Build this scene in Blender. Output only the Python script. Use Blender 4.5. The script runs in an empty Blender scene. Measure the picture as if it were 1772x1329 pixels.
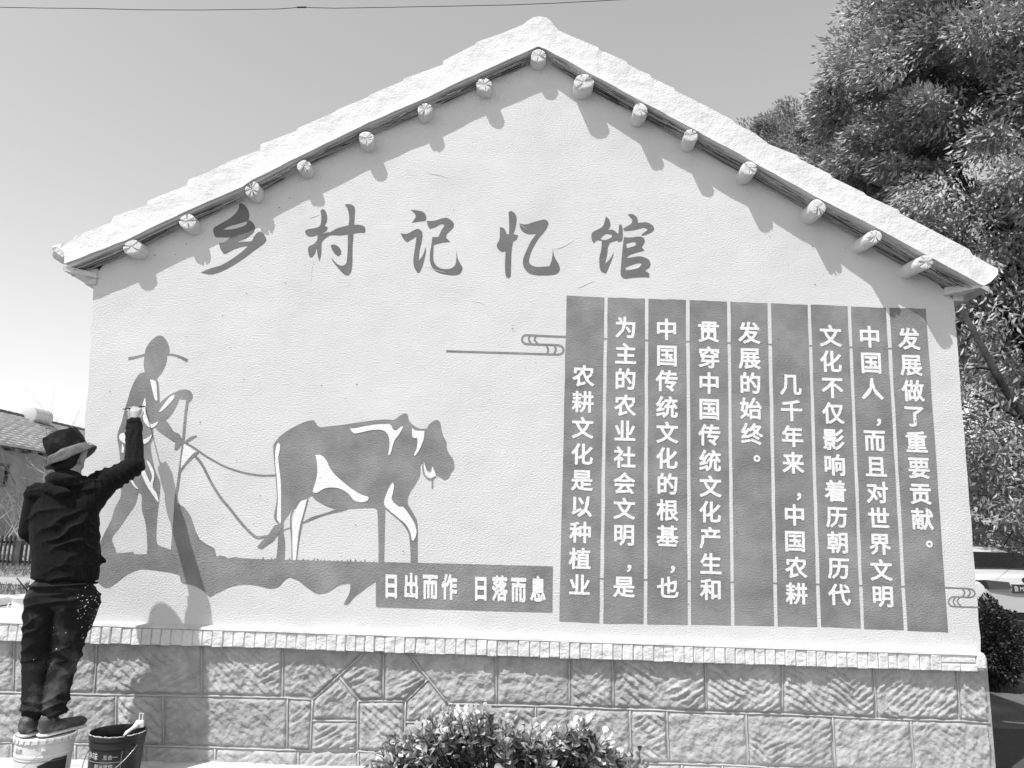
import bpy, bmesh, math, random
import numpy as np
from mathutils import Vector, Matrix, noise
from mathutils.geometry import tessellate_polygon
random.seed(7)
RNG = np.random.default_rng(11)
sc = bpy.context.scene
C = sc.collection

# ------------------------------------------------------------------ camera
CAM = (0.0, -5.2, 1.6); PITCH = math.radians(10.5); ROLL = math.radians(1.4); FPX = 1331.0
F = np.array([0, math.cos(PITCH), math.sin(PITCH)])
R0 = np.array([1.0, 0, 0]); U0 = np.cross(R0, F)
Rv = math.cos(ROLL)*R0 + math.sin(ROLL)*U0
Uv = -math.sin(ROLL)*R0 + math.cos(ROLL)*U0
cd = bpy.data.cameras.new('camera'); cam = bpy.data.objects.new('camera', cd); C.objects.link(cam)
cd.sensor_width = 36; cd.lens = 36*FPX/1772; cd.clip_end = 2000; cd.clip_start = 0.05
M = Matrix(((Rv[0], Uv[0], -F[0], CAM[0]), (Rv[1], Uv[1], -F[1], CAM[1]), (Rv[2], Uv[2], -F[2], CAM[2]), (0, 0, 0, 1)))
cam.matrix_world = M
sc.camera = cam

# ------------------------------------------------------------------ sky, sun, exposure
SUND = Vector((-1.0, -1.0, 2.4)).normalized()            # towards the sun
ELEV = math.asin(SUND.z)
w = bpy.data.worlds.new('World'); sc.world = w; w.use_nodes = True
nt = w.node_tree; nt.nodes.clear()
sky = nt.nodes.new('ShaderNodeTexSky'); sky.sky_type = 'NISHITA'; sky.sun_disc = False
sky.sun_elevation = ELEV; sky.sun_rotation = math.atan2(SUND.x, SUND.y) % (2*math.pi)
sky.air_density = 1.0; sky.dust_density = .5; sky.ozone_density = 1.0
# the photograph is black and white with blue rendered light: weigh the sky's channels like that film
sp_n = nt.nodes.new('ShaderNodeSeparateColor'); bw = nt.nodes.new('ShaderNodeMath'); bw.operation = 'MULTIPLY_ADD'
bw.inputs[1].default_value = .69; bw2 = nt.nodes.new('ShaderNodeMath'); bw2.operation = 'MULTIPLY'; bw2.inputs[1].default_value = .09
bg = nt.nodes.new('ShaderNodeBackground'); bg.inputs['Strength'].default_value = 0.15
wo = nt.nodes.new('ShaderNodeOutputWorld')
nt.links.new(sky.outputs[0], sp_n.inputs[0]); nt.links.new(sp_n.outputs[2], bw.inputs[0]); nt.links.new(sp_n.outputs[0], bw2.inputs[0]); nt.links.new(bw2.outputs[0], bw.inputs[2]); nt.links.new(bw.outputs[0], bg.inputs[0]); nt.links.new(bg.outputs[0], wo.inputs[0])
sd = bpy.data.lights.new('sun', 'SUN'); sd.energy = 2.95; sd.angle = math.radians(0.53); sd.color = (1, 1, 1)
so = bpy.data.objects.new('sun', sd); C.objects.link(so)
so.rotation_euler = (-SUND).to_track_quat('-Z', 'Y').to_euler(); so.location = (-6, -8, 15)
sc.view_settings.view_transform = 'Standard'; sc.view_settings.look = 'None'
sc.view_settings.gamma = 1; sc.view_settings.use_curve_mapping = False
sc.view_settings.exposure = 0.64

# ------------------------------------------------------------------ helpers
def ray(px, py):
    return F + Rv*(px-886)/FPX - Uv*(py-664.5)/FPX
def at(px, py, Y=0.0):
    d = ray(px, py); t = (Y-CAM[1])/d[1]
    return Vector((CAM[0]+d[0]*t, Y, CAM[2]+d[2]*t))
def atz(px, py, Z=0.0):
    d = ray(px, py); t = (Z-CAM[2])/d[2]
    return Vector((CAM[0]+d[0]*t, CAM[1]+d[1]*t, Z))
WL = {}
def wloc(o):
    return WL.get(o.name, Vector((0, 0, 0))) if o else Vector((0, 0, 0))
def setp(o, label=None, cat=None, group=None, kind=None):
    if label: o['label'] = label
    if cat: o['category'] = cat
    if group: o['group'] = group
    if kind: o['kind'] = kind
    return o
def thing(name, label, cat, loc=(0, 0, 0), group=None):
    o = bpy.data.objects.new(name, None); C.objects.link(o); o.location = loc; o.empty_display_size = .1
    WL[o.name] = Vector(loc)
    return setp(o, label, cat, group)
def link(name, me, parent=None, loc=None):
    o = bpy.data.objects.new(name, me); C.objects.link(o)
    if parent: o.parent = parent
    pl = wloc(parent)
    if loc is None: loc = pl
    o.location = Vector(loc)-pl
    WL[o.name] = Vector(loc)
    return o
def mesh(name, vs, fs, mat, parent=None, smooth=False, origin=None):
    """vertices given in world coordinates"""
    org = Vector(origin) if origin is not None else wloc(parent)
    me = bpy.data.meshes.new(name)
    if isinstance(vs, np.ndarray):
        v = vs - np.array(org)
        me.vertices.add(len(v)); me.vertices.foreach_set('co', v.astype(np.float32).ravel())
        fs = np.asarray(fs, dtype=np.int32); k = fs.shape[1]
        me.loops.add(fs.size); me.loops.foreach_set('vertex_index', fs.ravel())
        me.polygons.add(len(fs)); me.polygons.foreach_set('loop_start', np.arange(len(fs), dtype=np.int32)*k)
        me.polygons.foreach_set('loop_total', np.full(len(fs), k, dtype=np.int32))
        me.update(calc_edges=True)
    else:
        me.from_pydata([tuple(Vector(p)-org) for p in vs], [], fs)
    if mat: me.materials.append(mat)
    if smooth: me.polygons.foreach_set('use_smooth', [True]*len(me.polygons))
    me.update()
    return link(name, me, parent, org)
class MB:
    def __init__(s): s.v = []; s.f = []
    def add(s, vs, fs):
        n = len(s.v); s.v += [Vector(p) for p in vs]; s.f += [tuple(i+n for i in f) for f in fs]; return s
    def box(s, a, b, jit=0.0):
        x0, y0, z0 = a; x1, y1, z1 = b
        vs = [(x, y, z) for x in (x0, x1) for y in (y0, y1) for z in (z0, z1)]
        if jit: vs = [(x+random.uniform(-jit, jit), y+random.uniform(-jit, jit), z+random.uniform(-jit, jit)) for x, y, z in vs]
        return s.add(vs, [(0, 1, 3, 2), (4, 6, 7, 5), (0, 4, 5, 1), (2, 3, 7, 6), (0, 2, 6, 4), (1, 5, 7, 3)])
    def tube(s, pts, rad, n=8, cap=True):
        pts = [Vector(p) for p in pts]
        if not hasattr(rad, '__len__'): rad = [rad]*len(pts)
        rings = []; up = None
        for i, p in enumerate(pts):
            t = (pts[min(i+1, len(pts)-1)]-pts[max(i-1, 0)])
            t = t.normalized() if t.length > 1e-9 else Vector((0, 0, 1))
            if up is None: up = t.orthogonal().normalized()
            up = (up - t*up.dot(t)); up = up.normalized() if up.length > 1e-6 else t.orthogonal().normalized()
            b = t.cross(up)
            rings.append([p+(up*math.cos(a)+b*math.sin(a))*rad[i] for a in [2*math.pi*k/n for k in range(n)]])
        fs = []
        for i in range(len(pts)-1):
            for k in range(n):
                k2 = (k+1) % n; fs.append((i*n+k, i*n+k2, (i+1)*n+k2, (i+1)*n+k))
        if cap: fs.append(tuple(range(n-1, -1, -1))); fs.append(tuple((len(pts)-1)*n+k for k in range(n)))
        return s.add([p for r in rings for p in r], fs)
    def lathe(s, c, prof, n=32):
        """prof: list of (r,z)"""
        c = Vector(c); vs = []; fs = []
        for r, z in prof: vs += [c+Vector((r*math.cos(2*math.pi*k/n), r*math.sin(2*math.pi*k/n), z)) for k in range(n)]
        for i in range(len(prof)-1):
            for k in range(n):
                k2 = (k+1) % n; fs.append((i*n+k, i*n+k2, (i+1)*n+k2, (i+1)*n+k))
        return s.add(vs, fs)
    def build(s, name, mat, parent=None, smooth=False, origin=None):
        return mesh(name, s.v, s.f, mat, parent, smooth, origin)
def autosmooth(o, ang=40):
    me = o.data
    me.polygons.foreach_set('use_smooth', [True]*len(me.polygons))
    bm = bmesh.new(); bm.from_mesh(me)
    for e in bm.edges:
        if len(e.link_faces) == 2 and e.calc_face_angle(0) > math.radians(ang): e.smooth = False
    bm.to_mesh(me); bm.free()
    return o

# vectorised value noise
def _hash(ix, iy, iz, seed):
    h = (ix.astype(np.int64)*374761393 + iy.astype(np.int64)*668265263 + iz.astype(np.int64)*2147483647 + seed*974634777) & 0xffffffff
    h = ((h ^ (h >> 13))*1274126177) & 0xffffffff
    h = (h ^ (h >> 16)) & 0xffffff
    return h/float(0xffffff)
def vnoise(x, y, z=None, seed=0):
    x = np.asarray(x, float); y = np.asarray(y, float); z = np.zeros_like(x) if z is None else np.asarray(z, float)
    ix, iy, iz = np.floor(x), np.floor(y), np.floor(z); fx, fy, fz = x-ix, y-iy, z-iz
    fx = fx*fx*(3-2*fx); fy = fy*fy*(3-2*fy); fz = fz*fz*(3-2*fz)
    out = 0
    for a in (0, 1):
        for b in (0, 1):
            for c in (0, 1):
                out = out + _hash(ix+a, iy+b, iz+c, seed)*(fx if a else 1-fx)*(fy if b else 1-fy)*(fz if c else 1-fz)
    return out
def fbm(x, y, z=None, seed=0, oct=3):
    o = 0; a = .5; t = 0
    for k in range(oct):
        o = o + a*vnoise(np.asarray(x)*2**k, np.asarray(y)*2**k, None if z is None else np.asarray(z)*2**k, seed+k); t += a; a *= .5
    return o/t

# ------------------------------------------------------------------ materials
def mat(name, g, rough=.8, var=0.0, vscale=6.0, bump=0.0, bscale=60.0, bdist=.004, spec=.3, g2=None, bump2=0.0, b2scale=8.0, detail=4.0,
        stretch=(1, 1, 1), thr=None, sheen=0.0, objvar=0.0, metallic=0.0, trans=0.0):
    m = bpy.data.materials.new(name); m.use_nodes = True; n = m.node_tree.nodes; L = m.node_tree.links
    p = n['Principled BSDF']; p.inputs['Roughness'].default_value = rough
    p.inputs['Specular IOR Level'].default_value = spec; p.inputs['Metallic'].default_value = metallic
    if sheen: p.inputs['Sheen Weight'].default_value = sheen; p.inputs['Sheen Roughness'].default_value = .5
    geo = n.new('ShaderNodeNewGeometry'); mp = n.new('ShaderNodeMapping'); mp.inputs['Scale'].default_value = stretch
    L.new(geo.outputs['Position'], mp.inputs['Vector'])
    col = (g, g, g, 1); p.inputs['Base Color'].default_value = col
    last = None
    if var or g2 is not None:
        nz = n.new('ShaderNodeTexNoise'); nz.inputs['Scale'].default_value = vscale; nz.inputs['Detail'].default_value = detail; nz.inputs['Roughness'].default_value = .6
        L.new(mp.outputs[0], nz.inputs['Vector'])
        r = n.new('ShaderNodeMapRange'); L.new(nz.outputs['Fac'], r.inputs['Value'])
        lo, hi = thr if thr else (.3, .7)
        r.inputs['From Min'].default_value = lo; r.inputs['From Max'].default_value = hi
        a, b = (g, g2) if g2 is not None else (g*(1-var), g*(1+var))
        r.inputs['To Min'].default_value = a; r.inputs['To Max'].default_value = b
        last = r.outputs[0]
    if objvar:
        oi = n.new('ShaderNodeObjectInfo'); r2 = n.new('ShaderNodeMapRange'); L.new(oi.outputs['Random'], r2.inputs['Value'])
        r2.inputs['To Min'].default_value = 1-objvar; r2.inputs['To Max'].default_value = 1+objvar
        mu = n.new('ShaderNodeMath'); mu.operation = 'MULTIPLY'; L.new(r2.outputs[0], mu.inputs[0])
        if last: L.new(last, mu.inputs[1])
        else: mu.inputs[1].default_value = g
        last = mu.outputs[0]
    if last: L.new(last, p.inputs['Base Color'])
    bl = None
    if bump2:
        n2 = n.new('ShaderNodeTexNoise'); n2.inputs['Scale'].default_value = b2scale; n2.inputs['Detail'].default_value = 3
        L.new(mp.outputs[0], n2.inputs['Vector'])
        b2 = n.new('ShaderNodeBump'); b2.inputs['Strength'].default_value = 1; b2.inputs['Distance'].default_value = bump2
        L.new(n2.outputs['Fac'], b2.inputs['Height']); bl = b2
    if bump:
        n1 = n.new('ShaderNodeTexNoise'); n1.inputs['Scale'].default_value = bscale; n1.inputs['Detail'].default_value = 3; n1.inputs['Roughness'].default_value = .55
        L.new(mp.outputs[0], n1.inputs['Vector'])
        b1 = n.new('ShaderNodeBump'); b1.inputs['Strength'].default_value = bump; b1.inputs['Distance'].default_value = bdist
        L.new(n1.outputs['Fac'], b1.inputs['Height'])
        if bl: L.new(bl.outputs[0], b1.inputs['Normal'])
        bl = b1
    if bl: L.new(bl.outputs[0], p.inputs['Normal'])
    if trans:
        out = n['Material Output']; tr = n.new('ShaderNodeBsdfTranslucent'); mx = n.new('ShaderNodeMixShader'); mx.inputs[0].default_value = trans
        if last: L.new(last, tr.inputs[0])
        else: tr.inputs[0].default_value = col
        L.new(p.outputs[0], mx.inputs[1]); L.new(tr.outputs[0], mx.inputs[2]); L.new(mx.outputs[0], out.inputs[0])
    return m
STU = dict(bump=1.0, bscale=100, bdist=.0065, bump2=.014, b2scale=2.2, spec=.15, rough=.9)
M_WALL = mat('white_stucco', .74, var=.06, vscale=1.7, detail=7, **STU)
M_PAINT = mat('mural_paint_grey', .28, var=.2, vscale=3.6, detail=6, thr=(.36, .64), **STU)
M_TITLE = mat('title_paint_grey', .20, var=.14, vscale=5.0, detail=6, **STU)
M_WHITEP = mat('mural_paint_white', .93, **STU)
M_LCAP = mat('ledge_top_mortar', .58, var=.15, vscale=9, bump=1, bscale=60, bdist=.005, rough=.95, spec=.05)
M_CAP = mat('plaster_cap', .70, var=.09, vscale=5, detail=7, bump=1, bscale=60, bdist=.005, bump2=.012, b2scale=12, rough=.9, spec=.15)
M_BRICK = mat('whitewashed_brick', .80, var=.05, vscale=9, bump=1, bscale=70, bdist=.004, bump2=.02, b2scale=14, rough=.9, spec=.15, objvar=.05)
M_JOINT = mat('brick_joint_mortar', .6, var=.3, vscale=20, bump=1, bscale=80, rough=.95)
M_STONE = mat('dressed_stone', .44, var=.2, vscale=9, bump=1, bscale=55, bdist=.006, bump2=.012, b2scale=22, rough=.95, spec=.1, objvar=.1)
M_MORTAR = mat('foundation_mortar', .42, var=.25, vscale=7, bump=1, bscale=45, bdist=.005, rough=.95, spec=.1)
M_BEAD = mat('mortar_bead', .50, var=.12, vscale=12, bump=.6, bscale=60, bdist=.002, rough=.9, spec=.1)
M_LOG = mat('whitewashed_log', .72, var=.1, vscale=14, bump=1, bscale=60, bdist=.004, rough=.9, spec=.1)
M_LOGD = mat('log_crack', .06, rough=1)
M_SOFF = mat('soffit_plaster', .66, var=.12, vscale=9, bump=1, bscale=50, bdist=.006, rough=.9, spec=.1)
M_REED = mat('dry_reed', .30, g2=.6, vscale=30, rough=.9, stretch=(1, 1, 6))
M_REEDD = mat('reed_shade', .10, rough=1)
M_TILE = mat('roof_tile_grey', .55, var=.25, vscale=5, rough=.85, objvar=.12)
M_HOOD = mat('black_hoodie_knit', .013, var=.35, vscale=60, bump=.8, bscale=220, bdist=.003, rough=.9, spec=.05, sheen=.03)
M_JEAN = mat('dark_jeans_denim', .02, g2=.15, vscale=6, bump=.8, bscale=160, bdist=.003, rough=.9, spec=.08, thr=(.50, .80), detail=7)
M_HAT = mat('black_hat_cotton', .014, g2=.05, vscale=14, bump=.7, bscale=120, bdist=.003, rough=.85, spec=.15, thr=(.5, .75))
M_BRIM = mat('hat_brim_cloth', .10, g2=.2, vscale=18, bump=.7, bscale=150, rough=.85, spec=.15)
M_SKIN = mat('skin', .42, var=.06, vscale=20, rough=.55, spec=.35)
M_HAIR = mat('black_hair', .015, rough=.6)
M_SHOE = mat('dark_shoe', .07, g2=.2, vscale=25, rough=.7, thr=(.5, .7))
M_SOLE = mat('shoe_sole', .6, var=.15, vscale=40, rough=.7)
M_WPAIL = mat('white_pail_plastic', .78, var=.04, vscale=8, rough=.35, spec=.4)
M_BPAIL = mat('black_pail_plastic', .035, g2=.12, vscale=7, rough=.45, thr=(.5, .85))
M_PAILIN = mat('pail_inside', .012, rough=.6)
M_PRINT = mat('pail_print_grey', .3, var=.3, vscale=60, rough=.6)
M_PRINTL = mat('pail_print_light', .6, var=.2, vscale=80, rough=.6)
M_PRINTD = mat('pail_print_dark', .035, rough=.5)
M_WIRE = mat('metal_wire', .5, rough=.35, metallic=.8)
M_CABLE = mat('black_cable', .02, rough=.6)
M_SPLASH = mat('dried_paint', .85, var=.1, vscale=30, bump=1, bscale=80, rough=.6)
M_APRON = mat('cement_apron', .62, var=.2, vscale=6, bump=1, bscale=30, bdist=.012, bump2=.03, b2scale=9, rough=.95, spec=.1)
M_GROUND = mat('dusty_ground', .10, g2=.20, vscale=2.5, bump=1, bscale=25, bdist=.02, rough=1, spec=.05, detail=8)
M_TERR = mat('terrace_earth', .20, g2=.34, vscale=3.0, bump=1, bscale=22, bdist=.02, rough=1, spec=.05, detail=8)
M_PATH = mat('pale_concrete_path', .36, var=.1, vscale=4, rough=.95)
M_PAVE = mat('dark_asphalt', .07, var=.2, vscale=30, bump=1, bscale=120, bdist=.003, rough=.95)
M_GRASS = mat('grass_blade', .22, var=.3, vscale=12, rough=.8, trans=.25)
M_LEAF = mat('tree_leaf', .37, var=.35, vscale=1.6, rough=.38, spec=.5, trans=.05)
M_LEAF2 = mat('far_tree_leaf', .33, var=.3, vscale=1.2, rough=.5, spec=.4, trans=.25)
M_LEAFD = mat('shrub_leaf_dark', .05, var=.3, vscale=6, rough=.5, spec=.4, trans=.2)
M_BLEAF = mat('bush_leaf', .20, g2=.75, vscale=11, rough=.3, spec=.5, trans=.10, objvar=.3, thr=(.40, .66))
M_BLEAFD = mat('bush_leaf_shaded', .05, var=.4, vscale=20, rough=.35, spec=.5, trans=.15)
M_BARK = mat('bark', .03, g2=.08, vscale=10, bump=1, bscale=40, bdist=.02, rough=.95, stretch=(1, 1, .3))
M_TWIG = mat('bare_twig', .2, g2=.55, vscale=3, rough=.9)
M_HWALL = mat('grey_render_wall', .26, g2=.4, vscale=1.6, bump=.6, bscale=30, rough=.95, detail=6)
M_GLASS = mat('dark_glass', .02, rough=.1, spec=.6)
M_FENCE = mat('dark_fence_paint', .02, g2=.10, vscale=7, rough=.7)
M_TANK = mat('white_tank_enamel', .55, rough=.3, spec=.5)
M_STEEL = mat('dark_steel', .08, rough=.5)
M_CAR = mat('white_car_paint', .6, rough=.22, spec=.6)
M_RUB = mat('black_rubber', .02, rough=.8)
M_LAMP = mat('dark_tail_lamp', .035, rough=.15, spec=.7)
M_PLATE = mat('plate_dark', .05, rough=.4)
M_PLATET = mat('plate_text', .8, rough=.5)

# ------------------------------------------------------------------ ground
def grid(name, x0, x1, y0, y1, z, nx, ny, m, amp=0, fs=.6, kind='structure', parent=None):
    X, Y = np.meshgrid(np.linspace(x0, x1, nx), np.linspace(y0, y1, ny))
    Z = z + amp*(fbm(X*fs, Y*fs, None, 3, 4)-.5)
    V = np.stack([X.ravel(), Y.ravel(), Z.ravel()], 1)
    i = (np.arange(ny-1)[:, None]*nx+np.arange(nx-1)[None]).ravel()
    o = mesh(name, V, np.stack([i, i+1, i+nx+1, i+nx], 1), m, parent, smooth=True)
    if kind: o['kind'] = kind
    return o
grid('ground', -400, 400, -100, 600, 0.0, 3, 3, M_GROUND)
LEDZ = .9
# raised yard to the left of and behind the house
tm = MB(); tm.box((-60, .30, .006), (-2.2, 60, .865)); to = tm.build('yard_terrace', M_TERR); to['kind'] = 'structure'
grid('yard_path', -40, -3.2, 3.2, 4.15, .871, 60, 6, M_PATH, .004)
grid('yard_slab', -7, -3.4, .55, 1.5, .873, 20, 12, M_PATH, .006)
grid('road', 3.9, 40, 4.6, 8.4, .004, 12, 6, M_PAVE)
# pavement edging at lower right
km = MB()
pa, pb = atz(1700, 1262), atz(1790, 1312)
km = MB(); km.box((3.32, -4, .004), (9, pa.y-.35, .09)); ko = km.build('pavement', M_PAVE); ko['kind'] = 'structure'
ko.rotation_euler = (0, 0, 0)

# ------------------------------------------------------------------ house
H = thing('village_house', 'whitewashed gable-end village house with ploughing mural and vertical lettering panels', 'house', (0, 0, 0))
# wall outline
WT = .9
def roofline_y(px):
    xs = [95, 215, 310, 421, 558, 722, 820, 918, 950, 1008, 1120, 1180, 1282, 1331, 1400, 1466, 1497, 1571, 1634, 1700]
    ys = [475, 420, 378, 330, 269.7, 192, 146, 98, 102, 134, 196, 233.6, 290.7, 314.3, 348.6, 385.8, 404.4, 447, 488, 522]
    return float(np.interp(px, xs, ys))
WXL0, WXL1 = at(164, 480).x, at(126, 1078).x
WXR0, WXR1 = at(1650, 512).x, at(1697, 1120).x
front = []
for i in range(26):                                  # slightly uneven left arris
    t = i/25; x = WXL1+(WXL0-WXL1)*t + random.uniform(-.007, .007)
    front.append((x, LEDZ+(at(164, 480).z-LEDZ)*t))
for px in (215, 421, 558, 722, 918, 950, 1120, 1282, 1400, 1497, 1571):
    p = at(px, roofline_y(px)-10); front.append((p.x, p.z))
for i in range(26):
    t = 1-i/25; x = WXR1+(WXR0-WXR1)*t + random.uniform(-.004, .004)
    front.append((x, LEDZ-.03+(at(1650, 512).z-LEDZ)*t))
n = len(front)
vs = [Vector((x, 0, z)) for x, z in front]+[Vector((x, 7.5, z)) for x, z in front]
tri = tessellate_polygon([[Vector((x, z, 0)) for x, z in front]])
fs = [tuple(t) for t in tri]+[tuple(i+n for i in t[::-1]) for t in tri]+[(i, (i+1) % n, (i+1) % n+n, i+n) for i in range(n)]
mesh('gable_wall', vs, fs, M_WALL, H)

# verge band: (px,py) top outline with steps, bottom front line
topl = [(111, 428), (113, 423), (126.3, 414.7), (128.5, 409.5), (192.9, 384.7), (196.3, 374.5), (253.8, 354.6), (256, 347), (322.7, 320.8), (327.2, 310.2), (353, 301),
        (400, 277.6), (450.2, 259.6), (450.8, 249.8), (511.3, 227), (516.3, 221.3), (580.2, 193.2), (581.7, 190.7), (635.5, 168.5), (640.2, 163.8), (697.1, 140.1), (698.7, 136.3),
        (766.4, 111.7), (766.8, 105.3), (822, 76.9), (823.5, 73.1), (870, 57), (905.7, 42.1), (913, 36), (922, 30), (934, 28), (945, 30), (952, 35), (959, 43.7), (966, 52), (979.5, 58.5), (1019, 75),
        (1035.3, 82), (1036.6, 87), (1049, 90.8), (1083.8, 106), (1086, 110.6), (1106, 121.3), (1124.7, 129.3), (1127.2, 134.2), (1165.7, 151.9), (1168.2, 156.6), (1217.9, 181.4),
        (1267.5, 207.7), (1272.5, 213.7), (1307, 231), (1331.5, 250), (1380, 269), (1383, 275), (1437, 301.5), (1440, 307), (1494.4, 332.9), (1500, 338.5), (1554.4, 363), (1558.7, 370),
        (1608.8, 395.8), (1677.4, 431.5), (1683, 441), (1715, 459), (1727, 465)]
botl = [(111, 456), (215.4, 416), (305.7, 373), (421, 322), (431.6, 314), (526, 266), (634, 214), (735, 170), (836, 122), (931, 80), (947, 85.8), (1006.8, 119), (1108.6, 174),
        (1195.5, 221), (1297, 275.8), (1311.4, 285), (1414, 341), (1514.4, 393), (1614.5, 447), (1700, 494), (1712, 490), (1727, 474)]
def pro(px):                                           # how far the verge stands out from the wall
    return float(np.interp(px, [90, 930, 1010, 1110, 1300, 1420, 1520, 1730], [.10, .10, .12, .135, .145, .16, .19, .20]))
xs = sorted(set([p[0] for p in topl]+list(np.arange(112, 1727, 7.0))))
tx, ty = [p[0] for p in topl], [p[1] for p in topl]; bx, by = [p[0] for p in botl], [p[1] for p in botl]
NR = 7
V = []; cols = len(xs)
for i, px in enumerate(xs):
    T = float(np.interp(px, tx, ty)); B = float(np.interp(px, bx, by))+1.3*(float(vnoise(px*.05, 1.0, None, 5))-.5)
    p0 = pro(px)
    for r in range(NR):
        t = r/(NR-1)
        yy = -(p0 - .028*t + (.007 if r == 0 else 0) + .007*(float(fbm(px*.035, r*.7, None, 9))-.5))
        q = at(px+0*t, B+(T-B)*t, yy); V.append(q)
    q = V[-1].copy(); q.y += .03; q.z += .004; V.append(q)
    q = q.copy(); q.y = .5; V.append(q)                # top going back
    q = V[i*(NR+3)].copy(); q.y = .5; V.append(q)      # underside going back
K = NR+3; fs = []
for i in range(cols-1):
    for r in range(K-1):
        a = i*K+r; fs.append((a, a+K, a+K+1, a+1))
    a = i*K; fs.append((a, a+K-1, a+2*K-1, a+K))
fs.append(tuple(range(K))); fs.append(tuple((cols-1)*K+r for r in range(K-1, -1, -1)))
vo = mesh('verge_plaster', V, fs, M_CAP, H); autosmooth(vo, 35)

# main roof slopes behind the verge
apex = at(934, 60, .45); le = at(108, 440, .45); re_ = at(1722, 478, .45)
rm = MB()
for a, b in ((le, apex), (apex, re_)):
    d = (b-a).normalized(); nrm = Vector((-d.z, 0, d.x))
    rows = 26
    for k in range(rows):                              # overlapping tile courses
        p, q = a+(b-a)*(k/rows), a+(b-a)*((k+1)/rows)
        up0, up1 = (.012, .03) if b is apex else (.03, .012)
        dn = -.09
        vs = [p+nrm*(dn-up0), q+nrm*(dn-up1), q+nrm*(dn-.05), p+nrm*(dn-.05)]
        vs = [v for v in vs]+[v+Vector((0, 7.2, 0)) for v in vs]
        rm.add(vs, [(0, 1, 2, 3), (7, 6, 5, 4), (0, 4, 5, 1), (1, 5, 6, 2), (2, 6, 7, 3), (3, 7, 4, 0)])
ro = rm.build('roof_slope', M_TILE, H)

# soffit lip: thin moulded layer under the band, then reeds
for side, pts in (('l', [(118, 462), (215, 421), (306, 378), (421, 327), (526, 271), (634, 218), (735, 174), (836, 127), (926, 86)]),
                  ('r', [(955, 92), (1007, 123), (1109, 178), (1196, 225), (1297, 280), (1414, 346), (1514, 398), (1614, 452), (1688, 492)])):
    mb = MB(); V = []
    for px, py in pts:
        p = at(px, py, -pro(px)*.86)
        V += [p+Vector((0, 0, .03)), p+Vector((0, -.0, -.006)), Vector((p.x, .02, p.z-.012)), Vector((p.x, .02, p.z+.03))]
    fs = []
    for i in range(len(pts)-1):
        for k in range(4): fs.append((i*4+k, i*4+(k+1) % 4, (i+1)*4+(k+1) % 4, (i+1)*4+k))
    mb.add(V, fs); mb.build('soffit_board', M_SOFF, H)
    # reeds lying along the slope below the soffit
    rb = MB(); rd = MB()
    for j in range(len(pts)-1):
        for k in range(26 if side == 'r' else 15):
            (xa, ya), (xb, yb) = pts[j], pts[j+1]
            ta = random.uniform(-.05, .5); tb = random.uniform(.5, 1.05)
            f = random.uniform(.02, .8)
            pa_ = at(xa+(xb-xa)*ta, ya+(yb-ya)*ta, -pro(xa)*.86); pb_ = at(xa+(xb-xa)*tb, ya+(yb-ya)*tb, -pro(xa)*.86)
            pa_.y = -pro(xa)*f+random.uniform(-.012, .012); pb_.y = -pro(xa)*f+random.uniform(-.012, .012)
            dz = (-.019-random.uniform(0, .012)) - .012*(1-f)
            pa_.z += dz; pb_.z += dz+random.uniform(-.008, .008)
            mid = (pa_+pb_)/2+Vector((0, 0, random.uniform(-.008, .004)))
            (rb if random.random() < .65 else rd).tube([pa_, mid, pb_], random.uniform(.002, .0042), 4)
    o = rb.build('reed_matting', M_REED, H); o['kind'] = 'stuff'
    o = rd.build('shade_reed_matting', M_REEDD, H); o['kind'] = 'stuff'  # shade in the gaps, given as near-black reeds among the pale ones

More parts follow.
